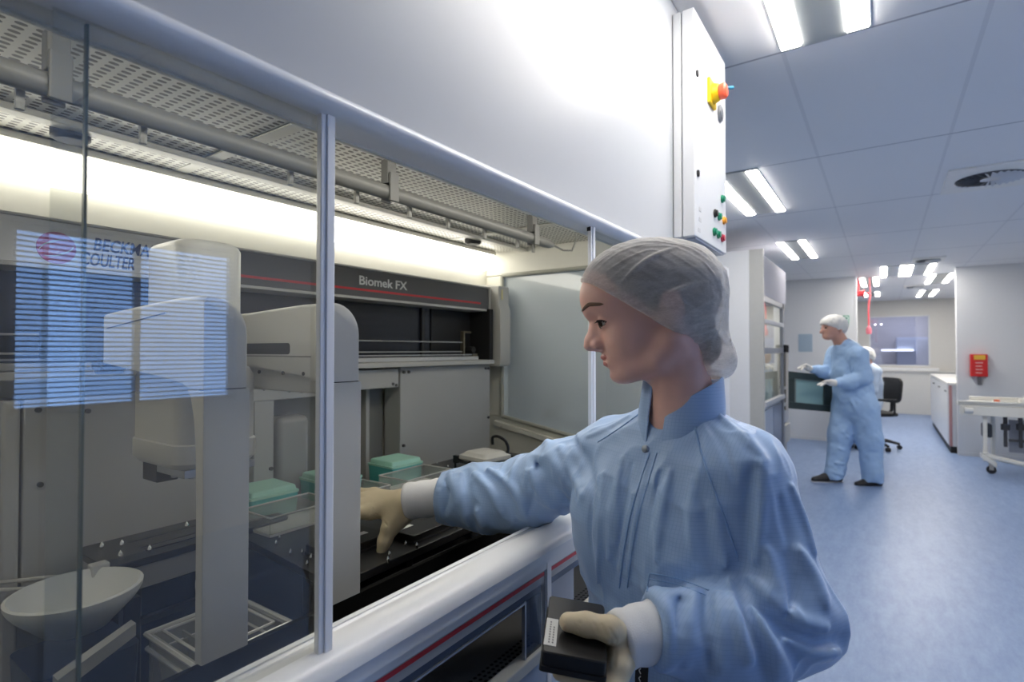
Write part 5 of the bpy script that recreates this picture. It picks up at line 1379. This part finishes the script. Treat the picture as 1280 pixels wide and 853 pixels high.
vr = nt.nodes.new('ShaderNodeMapping'); vr.vector_type = 'TEXTURE' if False else 'POINT'; vr.inputs['Rotation'].default_value = (0, 0, .318)
nt.links.new(gn.outputs['Normal'], vr.inputs[0]); nt.links.new(vr.outputs[0], sn_.inputs[0])
def fade(o, g):
    a = nt.nodes.new('ShaderNodeMath'); a.operation = 'ABSOLUTE'; nt.links.new(o, a.inputs[0])
    c = nt.nodes.new('ShaderNodeMapRange'); c.inputs[1].default_value = .35; c.inputs[2].default_value = .75; c.inputs[3].default_value = 1; c.inputs[4].default_value = 0; nt.links.new(a.outputs[0], c.inputs[0])
    m = nt.nodes.new('ShaderNodeMath'); m.operation = 'MULTIPLY'; nt.links.new(c.outputs[0], m.inputs[0]); nt.links.new(g, m.inputs[1]); return m.outputs[0]
mxg = nt.nodes.new('ShaderNodeMath'); mxg.operation = 'MAXIMUM'; nt.links.new(fade(sn_.outputs[0], gline(sp.outputs[0])), mxg.inputs[0]); nt.links.new(fade(sn_.outputs[2], gline(sp.outputs[2])), mxg.inputs[1])
sc2 = nt.nodes.new('ShaderNodeMath'); sc2.operation = 'MULTIPLY'; sc2.inputs[1].default_value = .20; nt.links.new(mxg.outputs[0], sc2.inputs[0])
mg_ = nt.nodes.new('ShaderNodeMix'); mg_.data_type = 'RGBA'; nt.links.new(sc2.outputs[0], mg_.inputs[0]); nt.links.new(src, mg_.inputs[6]); mg_.inputs[7].default_value = (.13, .25, .50, 1)
nt.links.new(mg_.outputs[2], b.inputs['Base Color'])
GV = sdf_mesh(f_gown, (-.92, .56, .48), (.12, 1.20, 1.36), .0027)
gown = sobj('gown', GV, M_gown, wo, 1)
M_seam = mat('seam_blue', (.30, .46, .75), .7, spec=.2)
def on_gown(u, v, lift=.0):
    q = trace(f_gown, u, v)
    return None if q is None else Vector(q) + (CAM-Vector(q)).normalized()*lift
def seam(name, pts, r, m=M_seam, n=14, parent=None):
    P3 = [on_gown(u, v, r*.2) for u, v in [tuple(q)[:2] for q in smooth([(a, b_, 0) for a, b_ in pts], n)]]
    P3 = [q for q in P3 if q is not None]
    o = obj(name, MB().tube(P3, [r*(.55+.45*abs(math.sin(k*1.25))) for k in range(len(P3))], 6), m, parent or gown, sharp=80)
    return o
seam('placket_seam', [(812, 566), (801, 600), (789, 640), (780, 686), (774, 735)], .0017)
seam('placket_seam', [(821, 566), (811, 600), (799, 642), (790, 688), (784, 735)], .0010)
seam('raglan_seam', [(866, 524), (880, 578), (907, 652), (924, 705), (932, 728)], .0019)
seam('raglan_seam', [(747, 553), (772, 537), (804, 514)], .0016)
seam('pocket_hem', [(812, 717), (848, 724), (886, 738)], .0014)
seam('pocket_hem', [(811, 724), (846, 731), (884, 745)], .0010)
seam('pocket_side', [(812, 717), (810, 727), (809, 740)], .0012)
q = on_gown(806.5, 561.5, .001)
sn = Vector(N_)
obj('snap_button', MB().lathe([(.0005, .0035), (.003, .0035), (.0058, .002), (.0062, -.002), (.0005, -.002)], q, 16, axis=sn.to_track_quat('Z', 'Y').to_matrix()), mat('snap_metal', (.45, .50, .56), .3, metal=.6), gown)
# stand-up collar, open at the throat
cc = pt(852, 545, .905)
def ring(k, top):
    a = math.radians(10 + 338*k)          # from her left front round the back to her right front
    dirn = N_*math.cos(a) + S_*math.sin(a)
    r = .066 if not top else .062
    fr = .5+.5*math.cos(a)                  # 1 at the throat, 0 at the nape
    if top: z = 1.303 + .085*(1-fr)**.33 + (.045*fr**3*min(1, (k-.5)*4) if k > .5 else 0)
    else: z = 1.292 - .034*fr
    return cc*np.array([1, 1, 0]) + dirn*(r + (.010*fr if not top else .004*fr)) - N_*(.006 if top else 0) + np.array([0, 0, z])
Rg = []
for k in np.linspace(0, 1, 49):
    lo_, hi_ = ring(k, False), ring(k, True)
    c_ = np.array([cc[0], cc[1], 0]); 
    def inn(p_, e): 
        d_ = p_ - np.array([cc[0], cc[1], p_[2]]); return p_ - d_/np.linalg.norm(d_)*e
    mid = (lo_+hi_)/2; d_ = mid-np.array([cc[0], cc[1], mid[2]]); mid = mid + d_/np.linalg.norm(d_)*.002
    Rg.append([tuple(lo_), tuple(mid), tuple(hi_), tuple(inn(hi_, .0028)), tuple(inn(mid, .0028)), tuple(inn(lo_, .0028))])
obj('collar', MB().loft(Rg), M_gown, wo, bevel=.0008, sharp=60)
obj('collar_seam', MB().tube([Vector(ring(k, False)) + Vector((0, 0, .002)) for k in np.linspace(0, 1, 40)], .0022, 6), M_seam, gown)
# knitted white cuffs
M_cuff = mat('cuff_white', (.84, .84, .85), .8, var=.03, bump=.25, bscale=900)
def cuff(name, a, b_, r0, r1, fl):
    a, b_ = Vector(a), Vector(b_); d_ = (b_-a).normalized(); e1 = d_.orthogonal().normalized(); e2 = d_.cross(e1)
    R = []
    prof = [(0, r0-.006), (0, r0-.0015), (.004, r0), (.02, r0*1.005)] 
    L = (b_-a).length
    st = [(.0, r0-.007), (.001, r0-.0015), (.006, r0)] + [(L*k/8, r0+(r1-r0)*k/8 + .0012*math.sin(k*2.3)) for k in range(1, 9)]
    for s, r in st:
        R.append([tuple(a + d_*s + (e1*math.cos(2*PI*k/48)*fl + e2*math.sin(2*PI*k/48))*(r+.0005*math.sin(k*PI))) for k in range(48)])
    return obj(name, MB().loft(R), M_cuff, wo, sharp=70)
cR0, cR1 = pt(508.5, 627, 1.212), pt(562, 620, 1.20)
cuff('cuff', cR0, cR1, .0425, .043, .92)
cL0, cL1 = pt(770.5, 801, .690), pt(840, 783, .722)
cuff('cuff', cL0, cL1, .0350, .039, .94)
# latex gloves
M_glove = mat('glove_latex', (.68, .57, .38), .42, var=.04, scale=25, sub=.05, bump=.12, bscale=260)
RW = pt(530, 624, 1.207)
RH = {'pc': pt(484, 637, 1.238)}
fing = [([(463, 641, 1.222), (440, 642, 1.215), (424, 655, 1.215), (421, 671, 1.215)], [.0155, .0125, .011, .0095]),
        ([(459, 632, 1.243), (433, 632, 1.245), (414, 645, 1.25), (411, 663, 1.255)], [.0155, .0125, .011, .0095]),
        ([(461, 624, 1.262), (437, 623, 1.275), (421, 636, 1.285), (419, 652, 1.29)], [.015, .012, .0105, .009]),
        ([(468, 617, 1.278), (449, 616, 1.298), (437, 626, 1.31), (436, 639, 1.315)], [.013, .0105, .0095, .008])]
thumb = ([(497, 646, 1.208), (487, 661, 1.198), (481, 676, 1.192), (477, 688, 1.188)], [.021, .0175, .0145, .0112])
wr_folds = [((470, 643), (492, 672)), ((480, 640), (497, 668)), ((489, 640), (503, 663)), ((462, 641), (484, 672)), ((466, 636), (458, 650))]
def f_gR(p):
    d = cap_(p, RW, pt(505, 629, 1.222), .029, .031)
    for (ps, rs) in fing:
        P3 = [pt(*q) for q in ps]
        d = smin(d, cap_(p, pt(503, 631, 1.222+.15*(ps[0][2]-1.24)), P3[0], .024, rs[0]), .016)
        d = smin(d, chain(p, P3, rs, .006), .008)
    P3 = [pt(*q) for q in thumb[0]]
    d = smin(d, chain(p, P3, thumb[1], .01), .020)
    d = smin(d, cap_(p, pt(507, 636, 1.214), pt(497, 648, 1.206), .024, .021), .02)
    return d
RFO = []
for a, b_ in wr_folds:
    m_ = ((a[0]+b_[0])/2+2, (a[1]+b_[1])/2-2)
    q = [trace(f_gR, *w_) for w_ in (a, m_, b_)]
    if all(x is not None for x in q): RFO.append(np.array(q))
def f_gR2(p):
    d = f_gR(p); c = np.full(len(p), 1.0)
    for P3 in RFO:
        for i in range(2): c = np.minimum(c, cap_(p, P3[i], P3[i+1], 0, 0))
    return d + .0016*np.exp(-(c/.0016)**2) - .0009*np.exp(-((c-.0035)/.002)**2)
sobj('glove', sdf_mesh(f_gR2, pt(470, 640, 1.24)-.14, pt(470, 640, 1.24)+.14, .0018), M_glove, wo, 2, label='gloved right hand reaching into the enclosure')
# the plate held in the left hand, and that hand
A_, B_, D_ = Vector(pt(697, 746, .76)), Vector(pt(765, 758, .75)), Vector(pt(666.6, 812, .64))
exv = (B_-A_).normalized(); eyv = (A_-D_); eyv = (eyv - exv*eyv.dot(exv)).normalized(); ezv = exv.cross(eyv)
pc_ = (B_ + D_)/2 - ezv*.024
PM = Matrix((exv, eyv, ezv)).transposed()
hp_, _ = black_plate(tuple(pc_), 0, (.0395, .064, .024), 'black lidded plate with a white label held in the gloved left hand', (-.030, -.022, .0075, .028), tilt=PM)
ll = MB()
for k, (ox, n_) in enumerate(((-.0015, 9), (.003, 7))):
    for i in range(n_):
        cx_, cy_ = -.030+ox, -.044+.0052*i
        q = [pc_ + PM @ Vector((cx_+sx*.0009, cy_+sy*.0016, .0249)) for sx, sy in ((-1, -1), (1, -1), (1, 1), (-1, 1))]
        ll.quad(*q)
obj('label_print', ll, mat('print_grey', (.16, .16, .17), .6), hp_, recalc=False)
def pl(x, y, z): return v3(pc_ + PM @ Vector((x, y, z)))
h_ = .0245
LW = pt(806, 791, .708)
Lth = ([pt(782, 796, .695), pl(.041, -.020, h_+.0155), pl(.012, -.0165, h_+.014), pl(-.010, -.016, h_+.0125)], [.0165, .0148, .0135, .0118])
Lf = []
for k, (y_, ln, rs) in enumerate(((-.042, .062, [.0165, .013, .0115, .010]), (-.019, .068, [.016, .013, .0115, .010]), (.003, .062, [.0155, .0125, .011, .0095]), (.024, .050, [.0135, .011, .010, .0085]))):
    Lf.append(([pl(.048, y_, -.018), pl(.048-ln*.42, y_-.001, -.0165), pl(.048-ln*.75, y_-.001, -.0135), pl(.048-ln, y_, -.0115)], rs))
def f_gL(p):
    d = cap_(p, LW, pt(786, 799, .697), .024, .023)
    for P3, rs in Lf:
        d = smin(d, cap_(p, pt(784, 801, .697), P3[0], .018, rs[0]), .012)
        d = smin(d, chain(p, P3, rs, .005), .006)
    d = smin(d, chain(p, Lth[0], Lth[1], .008), .012)
    d = smin(d, cap_(p, pt(784, 799, .696), pl(.056, -.028, .002), .018, .013), .012)
    # the plate presses into the hand
    e = rbox(p, v3(pc_ + PM @ Vector((0, 0, .012))), np.array(PM.transposed()), (.0395, .064, .0123), .002)
    return np.maximum(d, -(e-.0002))
LFO = []
for a, b_ in (((725, 777), (720, 797)), ((742, 779), (748, 793)), ((752, 781), (758, 796)), ((764, 800), (758, 832)), ((771, 800), (768, 834)), ((762, 786), (770, 800))):
    q = [trace(f_gL, *w_) for w_ in (a, ((a[0]+b_[0])/2, (a[1]+b_[1])/2), b_)]
    if all(x is not None for x in q): LFO.append(np.array(q))
def f_gL2(p):
    d = f_gL(p); c = np.full(len(p), 1.0)
    for P3 in LFO:
        for i in range(2): c = np.minimum(c, cap_(p, P3[i], P3[i+1], 0, 0))
    return d + .0011*np.exp(-(c/.0012)**2) - .0006*np.exp(-((c-.003)/.0016)**2)
sobj('glove', sdf_mesh(f_gL2, pt(745, 800, .70)-.13, pt(745, 800, .70)+.13, .0017), M_glove, wo, 2, label='gloved left hand holding the black plate')
# trousers and shoes below the gown
def f_tr(p):
    q = p - TC; x = q @ S_; y = q @ N_
    d = None
    for s in (1, -1):
        hip = TC + S_*.085*s + np.array([0, 0, .82]); kn = TC + S_*.095*s + N_*.02 + np.array([0, 0, .44]); an = TC + S_*.10*s + np.array([0, 0, .08])
        e = chain(p, [hip, kn, an], [.10, .078, .068]); d = e if d is None else smin(d, e, .03)
    d = smax(d, .045-p[:, 2], .01)
    return d + vnoise(p*np.array([1, 1, .5]), 16, 6)*.004
sobj('trousers', sdf_mesh(f_tr, (-.56, .68, .0), (-.02, 1.18, .96), .009), M_gown, wo, 2)
M_clog = mat('clog_white', (.66, .66, .64), .5)
for s in (1, -1):
    a = TC + S_*.10*s - N_*.05; b_ = TC + S_*.115*s + N_*.16
    def f_sh(p):
        d = chain(p, [a + np.array([0, 0, .045]), (a+b_)/2 + np.array([0, 0, .045]), b_ + np.array([0, 0, .036])], [.040, .042, .034], .02)
        return smax(d, .002-p[:, 2], .006)
    sobj('clog', sdf_mesh(f_sh, np.minimum(a, b_)-np.array([.06, .06, 0]), np.maximum(a, b_)+np.array([.06, .06, .11]), .006), M_clog, wo, 2)
# black strap hanging from the gown below the left cuff
sb = MB(); sp_ = [px(806, 815, t=.775), px(805, 850, t=.775)]
if True:
    p0 = sp_[0]+Vector((0, 0, .02)); p1 = sp_[1]; p2 = Vector((p1.x, p1.y, p1.z-.16))
    sx_ = Vector(S_)*.011; nn = Vector(N_)
    R = []
    for q, o_ in ((p0, .004), (sp_[0], .004), (p1, .005), (p2, .006)):
        q = q + nn*o_; R.append([tuple(q-sx_), tuple(q+sx_), tuple(q+sx_+nn*.002), tuple(q-sx_+nn*.002)])
    st_ = obj('key_strap', MB().loft(R), M_blackm, None, bevel=.0006)
    tag(st_, 'black strap hanging on the gown just below the left white cuff', 'strap')
    mk = MB()
    for k in range(3):
        c_ = sp_[0].lerp(p1, .35+.28*k) + nn*.0078 - Vector(S_)*.003
        mk.tube([c_ + Vector(S_)*.003 + Vector((0, 0, .004)), c_, c_ + Vector(S_)*.003 - Vector((0, 0, .004))], .0008, 5)
    obj('pale_mark', mk, M_letter, st_)
# ================================================================ the man in the passage
M_cov = mat('coverall_blue', (.36, .52, .76), .6, var=.03, scale=6, spec=.2)
M_skin2 = mat('skin_far', (.55, .30, .23), .5, var=.04)
M_glw = mat('glove_white', (.70, .68, .64), .5)
M_net2 = mat('net_white', (.68, .67, .64), .7, var=.08, scale=70)
M_shoe = mat('shoe_black', (.012, .012, .014), .5)
def figure(T, u0, v0):
    sc_ = T/F_PX; C_ = v3(px(u0, v0, t=T)); Ru = v3(_r); Ww = -np.array([_f.x, _f.y, 0]); Ww /= np.linalg.norm(Ww)
    def xf(V): return C_ + ((V[:, 0]-u0)*sc_)[:, None]*Ru + ((v0-V[:, 1])*sc_)[:, None]*np.array([0, 0, 1.0]) + (V[:, 2]*sc_)[:, None]*Ww
    return xf, sc_
mxf, ms = figure(5.78, 1065, 500)
mo = thing('person', tuple(mxf(np.array([[1058, 605, 0.]]))[0]*np.array([1, 1, 0])), 'person in pale blue coveralls and white cap standing at the open dark-framed door', 'person')
def A(*q): return [np.array(x, float) for x in q]
def f_mb(p):     # head, neck, wrists
    d = ell_(p, (1043.5, 407, 0), (13.5, 13, 9.8))
    d = smin(d, ell_(p, (1037.5, 414, 0), (8.5, 10.5, 7.6)), 5)
    d = smin(d, ell_(p, (1034.5, 421, 0), (5, 4, 5)), 3)
    d = smin(d, chain(p, A((1031, 409, 0), (1027.3, 415.5, 0)), [1.8, 2.0]), 1.8)
    q = p.copy(); q[:, 2] = np.abs(q[:, 2])
    d = smin(d, cap_(q, (1030.5, 406.5, 1), (1032.5, 406.5, 6), 1.6), 1.5)
    d = smax(d, -ell_(q, (1029.5, 410.0, 4.2), (2.4, 1.7, 2.2)), 1.4)
    d = smax(d, -cap_(q, (1029.5, 420.2, 0), (1033, 419.8, 3.4), .5), .8)
    d = smin(d, ell_(q, (1046, 412, 9.6), (2.2, 3.6, 1.2)), 1)
    d = smin(d, cap_(p, (1045, 415, 0), (1055, 434, 0), 7.4, 8.6), 4)
    d = smin(d, ell_(p, (1060, 447, 0), (10, 12, 14)), 6)
    return d
sobj('body', sdf_mesh(f_mb, (1022, 390, -17), (1080, 462, 17), .42), M_skin2, mo, 2, xf=mxf)
ed = MB()
for s in (1, -1):
    ed.ell(tuple(mxf(np.array([[1030.6, 410.2, 4.4*s]]))[0]), (.012, .012, .009))
obj('eyes', ed, M_lash, mo)
bd = MB()
for s in (1, -1): bd.tube([tuple(mxf(np.array([q]))[0]) for q in ((1029.3, 406.2, 1.8*s), (1030.2, 405.4, 4.5*s), (1033, 405.8, 7.2*s))], .006, 6)
obj('eyebrows', bd, M_hair, mo)
def f_mcap(p):
    d = ell_(p, (1043.5, 404.8, 0), (16.2, 11.6, 12))
    d = smin(d, ell_(p, (1050, 410, 0), (8, 9, 11)), 5)
    d = smax(d, (p[:, 1]-405.5) - (p[:, 0]-1028)*.48, 1.5)
    return d - .6*vnoise(p*np.array([1, .6, .5]), .35, 3)
sobj('hair_net', sdf_mesh(f_mcap, (1022, 388, -16), (1066, 426, 16), .5), M_net2, mo, 1, xf=mxf)
mfold = [((1060, 448, 22), (1050, 466, 20), 2.0), ((1070, 450, 24), (1068, 470, 23), 2.2), ((1066, 476, 22), (1050, 474, 22), 1.6), ((1075, 440, 16), (1086, 470, 10), 2.0), ((1052, 500, 18), (1064, 520, 18), 2.2), ((1060, 500, 18), (1072, 512, 18), 2.2), ((1082, 512, 16), (1070, 530, 16), 2.2), ((1050, 540, 6), (1062, 552, 10), 2.0), ((1046, 560, 4), (1060, 566, 8), 2.0), ((1042, 578, 2), (1056, 580, 6), 2.0), ((1040, 590, 2), (1054, 594, 4), 2.0), ((1074, 560, 10), (1090, 552, 12), 2.0), ((1074, 574, 10), (1092, 570, 12), 2.0), ((1074, 586, 8), (1094, 586, 10), 2.0), ((1056, 458, 6), (1050, 490, 12), 1.8), ((1084, 480, 10), (1086, 500, 12), 1.8)]
def f_mcov(p):
    d = chain(p, A((1059, 441, 0), (1063, 465, 0), (1066, 490, 0), (1069, 508, 0)), [15, 19.5, 20.5, 20], 8)
    d = smax(d, np.abs(p[:, 2])-22, 8)
    sh = chain(p, A((1057, 440, -19), (1062, 440, 0), (1060, 442, 19)), [9.5, 11, 10], 5); d = smin(d, sh, 8)
    d = smin(d, cap_(p, (1055, 430, 0), (1059, 438, 0), 9.5, 12), 4)
    n_ = chain(p, A((1061, 445, 21), (1064, 471, 24), (1048, 477, 22), (1037, 478, 19)), [10.5, 9.5, 8, 5.6], 4); d = smin(d, n_, 3)
    f_ = chain(p, A((1055, 446, -21), (1050, 468, -22), (1036, 465, -18), (1025, 463, -14)), [10, 9, 7, 5.2], 4); d = smin(d, f_, 3)
    l1 = chain(p, A((1064, 508, -10), (1056, 545, -9), (1047, 596, -8)), [17, 13.5, 10.8], 6)
    l2 = chain(p, A((1073, 508, 10), (1080, 548, 10), (1083.5, 596, 9)), [17, 13.8, 11.5], 6)
    l = smin(l1, l2, 3); d = smin(d, l, 6)
    d = smax(d, p[:, 1]-600.5, 1.5)
    d = smax(d, -cap_(p, (1047, 416, 0), (1055, 432, 0), 8.4, 8.6), 1.5)
    for a, b_, r in mfold: d = d - 1.5*np.exp(-(np.maximum(cap_(p, a, b_, 0), 0)/r)**2)
    return d - 1.0*vnoise(p, .11, 7) - .5*vnoise(p, .25, 8)
sobj('coverall', sdf_mesh(f_mcov, (1016, 412, -40), (1106, 606, 42), .75), M_cov, mo, 1, xf=mxf)
def f_mgl(p, far):
    if far:
        d = cap_(p, (1027, 463, -14.5), (1018, 461, -14), 3.6, 3.9); tips = [((1008, 461.5, -11), 0), ((1005.5, 460, -13.5), 0), ((1006, 459, -16), 0), ((1009, 458, -18.5), 0)]; root = (1015, 460.5, -14); th = [(1018, 459, -11), (1013, 456.5, -9), (1009, 457.2, -8.5)]
        dn = 4.0
    else:
        d = cap_(p, (1040, 478, 19.5), (1028, 477.5, 19), 3.8, 4.3); tips = [((1014, 480, 21.5), 0), ((1012, 479, 19), 0), ((1013, 478.5, 16.5), 0), ((1016, 478, 14), 0)]; root = (1025, 478, 18.5); th = [(1027, 476, 22), (1020, 475, 23.5), (1015, 476.5, 23.5)]
        dn = 3.0
    for k, (tp, _) in enumerate(tips):
        kn = tuple(np.array(root) + (np.array(tp)-np.array(root))*.45 + np.array([0, -1.0, 0])); rt = tuple(np.array(root)+np.array([0, 0, 3.2-2.1*k]))
        d = smin(d, chain(p, A(rt, kn, tuple(np.array(tp)+np.array([0, dn*.5, 0]))), [2.0, 1.35, 1.0], .6), 1.0)
    return smin(d, chain(p, A(*th), [2.1, 1.5, 1.1], .6), 1.4)
sobj('glove', sdf_mesh(lambda p: f_mgl(p, False), (1006, 466, 8), (1046, 490, 30), .4), M_glw, mo, 1, xf=mxf, label='white gloved hand nearer the camera')
sobj('glove', sdf_mesh(lambda p: f_mgl(p, True), (1000, 450, -26), (1036, 472, -4), .4), M_glw, mo, 1, xf=mxf, label='white gloved hand on top of the door')
for nm, hx, tx, w in (('far', 1052, 1019, -9), ('near', 1090, 1062, 9)):
    def f_ms(p):
        yb = 604.6 if nm == 'far' else 606.2
        d = chain(p, A((hx, yb-5.5, w), ((hx+tx)/2, yb-5.0, w), (tx+3, yb-3.2, w)), [5.6, 5.4, 3.6], 3)
        return smax(d, p[:, 1]-yb, 1)
    sobj('shoe', sdf_mesh(f_ms, (1010, 588, w-9), (1100, 610, w+9), .55), M_shoe, mo, 1, xf=mxf)
    def f_so(p):
        yb = 604.9 if nm == 'far' else 606.5
        d = chain(p, A((hx, yb-1.5, w), ((hx+tx)/2, yb-1.5, w), (tx+2.5, yb-1.5, w)), [5.9, 5.7, 4.2], 3)
        return smax(smax(d, p[:, 1]-yb, .4), yb-1.8-p[:, 1], .4)
    sobj('shoe_sole', sdf_mesh(f_so, (1010, 600, w-9), (1100, 610, w+9), .5), mat('sole_grey', (.33, .34, .36), .6), mo, 1, xf=mxf)

# ================================================================ the person seated behind him, on a black office chair
sxf, ss = figure(7.85, 1090, 500)
so = thing('person', tuple(sxf(np.array([[1085, 559, 0.]]))[0]*np.array([1, 1, 0])), 'person in white cap and pale gown seated on the black office chair', 'person')
def f_sb(p):
    d = ell_(p, (1081, 445, 0), (9.2, 10.5, 7.2))
    d = smin(d, ell_(p, (1076.5, 449, 0), (5.2, 7.5, 5)), 3)
    d = smin(d, cap_(p, (1073.8, 446, 0), (1071.5, 449.5, 0), 1.2), 1.2)
    d = smin(d, cap_(p, (1083, 450, 0), (1087, 461, 0), 5, 6), 3)
    return smin(d, ell_(p, (1088, 470, 0), (7, 9, 10)), 4)
sobj('body', sdf_mesh(f_sb, (1066, 430, -13), (1100, 484, 13), .45), M_skin2, so, 1, xf=sxf)
def f_sc(p):
    d = ell_(p, (1082.5, 442.5, 0), (10.5, 9, 8.6)); d = smin(d, ell_(p, (1088, 447, 0), (5, 6.5, 7)), 3)
    return smax(d, (p[:, 1]-443.5)-(p[:, 0]-1073)*.45, 1) - .4*vnoise(p, .4, 5)
sobj('hair_net', sdf_mesh(f_sc, (1068, 430, -11), (1098, 460, 11), .5), M_net2, so, 1, xf=sxf)
def f_sg(p):
    d = chain(p, A((1088, 464, 0), (1090, 480, 0), (1089, 503, 0)), [9.5, 11.5, 12.5], 4)
    d = smin(d, chain(p, A((1087, 463, -12), (1088, 462, 0), (1087, 463, 12)), [6, 7, 6], 3), 4)
    for s in (1, -1):
        d = smin(d, chain(p, A((1087, 465, 13*s), (1082, 487, 14*s), (1064, 484, 10*s)), [6, 5.2, 3.6], 3), 2)
        d = smin(d, chain(p, A((1088, 508, 6*s), (1058, 507, 7*s), (1056, 553, 7*s)), [8.5, 6.8, 5.2], 3), 3)
    return d - .7*vnoise(p, .16, 2)
sobj('gown', sdf_mesh(f_sg, (1045, 450, -24), (1106, 560, 24), .8), mat('gown_pale', (.55, .66, .82), .6), so, 1, xf=sxf)
for s in (1, -1):
    def f_h(p):
        d = cap_(p, (1065, 484, 10*s), (1059, 483.5, 9*s), 2.3, 2.6)
        for k in range(4): d = smin(d, chain(p, A((1059, 483.2, (7.2+1.3*k)*s), (1055, 483.2, (7+1.4*k)*s), (1052.5, 485, (7+1.4*k)*s)), [1.1, .85, .65], .4), .6)
        return smin(d, chain(p, A((1061, 483, 7*s), (1057, 483, 5*s), (1054.5, 484, 4.6*s)), [1.2, .9, .7], .4), .8)
    sobj('glove', sdf_mesh(f_h, (1048, 476, min(3*s, 15*s)), (1070, 490, max(3*s, 15*s)), .4), M_glw, so, 1, xf=sxf)
    def f_s2(p): return smax(chain(p, A((1058, 554.5, 7*s), (1045, 556.5, 7*s)), [4.4, 3.2]), p[:, 1]-559.2, .6)
    sobj('shoe', sdf_mesh(f_s2, (1038, 547, min(1*s, 13*s)), (1066, 562, max(1*s, 13*s)), .6), M_shoe, so, 1, xf=sxf)
def sp3(u, v, w): return tuple(sxf(np.array([[u, v, w]], float))[0])
base = v3(sp3(1092, 555, 0)); base[2] = 0
oc = thing('office_chair', tuple(base), 'black office chair on a five-star base behind the standing man', 'chair')
SRu, SWw = v3(_r), -np.array([_f.x, _f.y, 0])/math.hypot(_f.x, _f.y)
def oc_p(a, w, z): return tuple(base + SRu*a + SWw*w + np.array([0, 0, z]))
R = []
for z, ins in ((.475, .03), (.485, .0), (.52, .0), (.535, .02)):
    R.append([oc_p(x, y, z) for x, y in rrect(-.24+ins, -.24+ins, .22-ins, .24-ins, .08, 4)])
obj('seat', MB().loft(R), M_blackm, oc, sharp=50)
R = []
for x, ins in ((.20, .03), (.21, .0), (.24, 0), (.25, .03)):
    R.append([oc_p(x + .10*(z-.62), y, z) for y, z in rrect(-.22+ins, .66+ins, .22-ins, 1.02-ins, .09, 4)])
obj('backrest', MB().loft(R), M_blackm, oc, sharp=50)
obj('back_bar', MB().tube([oc_p(.05, 0, .47), oc_p(.20, 0, .47), oc_p(.26, 0, .55), oc_p(.27, 0, .80)], .022, 10), M_black, oc)
for s in (1, -1): obj('armrest', MB().tube([oc_p(.10, .25*s, .50), oc_p(.10, .29*s, .52), oc_p(.10, .29*s, .70)], .015, 8).box(tuple(np.array(oc_p(.0, .29*s, .70))-np.array([.11, .03, 0])), tuple(np.array(oc_p(.0, .29*s, .70))+np.array([.11, .03, .03]))), M_black, oc, bevel=.006)
obj('gas_column', MB().cyl(oc_p(0, 0, .10), oc_p(0, 0, .30), .03, 14).cyl(oc_p(0, 0, .30), oc_p(0, 0, .475), .018, 12), M_black, oc)
for k in range(5):
    a = math.radians(20+72*k); c_, s_ = math.cos(a), math.sin(a)
    lg = obj('base_leg', MB().tube([oc_p(0, 0, .12), oc_p(.16*c_, .16*s_, .115), oc_p(.31*c_, .31*s_, .075)], [.03, .026, .018], 8), M_black, oc)
    n2 = np.array(oc_p(-s_, c_, 0))-base
    e = np.array(oc_p(.31*c_, .31*s_, .03)); obj('caster', MB().cyl(tuple(e-n2*.022), tuple(e+n2*.022), .03, 14).cyl(tuple(e+np.array([0, 0, .02])), tuple(e+np.array([0, 0, .06])), .008, 8), M_rubber, lg)
# ================================================================ light and view
w = bpy.data.worlds.new('sky'); scene.world = w; w.use_nodes = True
bg = w.node_tree.nodes['Background']; bg.inputs[0].default_value = (.50, .68, 1.0, 1); bg.inputs[1].default_value = 3.8
vs = scene.view_settings
vs.view_transform = 'Standard'; vs.look = 'None'; vs.gamma = 1.0; vs.use_curve_mapping = False; vs.exposure = 0.45
scene.display_settings.display_device = 'sRGB'
scene.cycles.use_denoising = True
scene.cycles.max_bounces = 10
scene.cycles.transparent_max_bounces = 24
scene.cycles.caustics_reflective = False
scene.cycles.caustics_refractive = False
cam_d.dof.use_dof = True
cam_d.dof.focus_distance = .97
cam_d.dof.aperture_fstop = 5.0
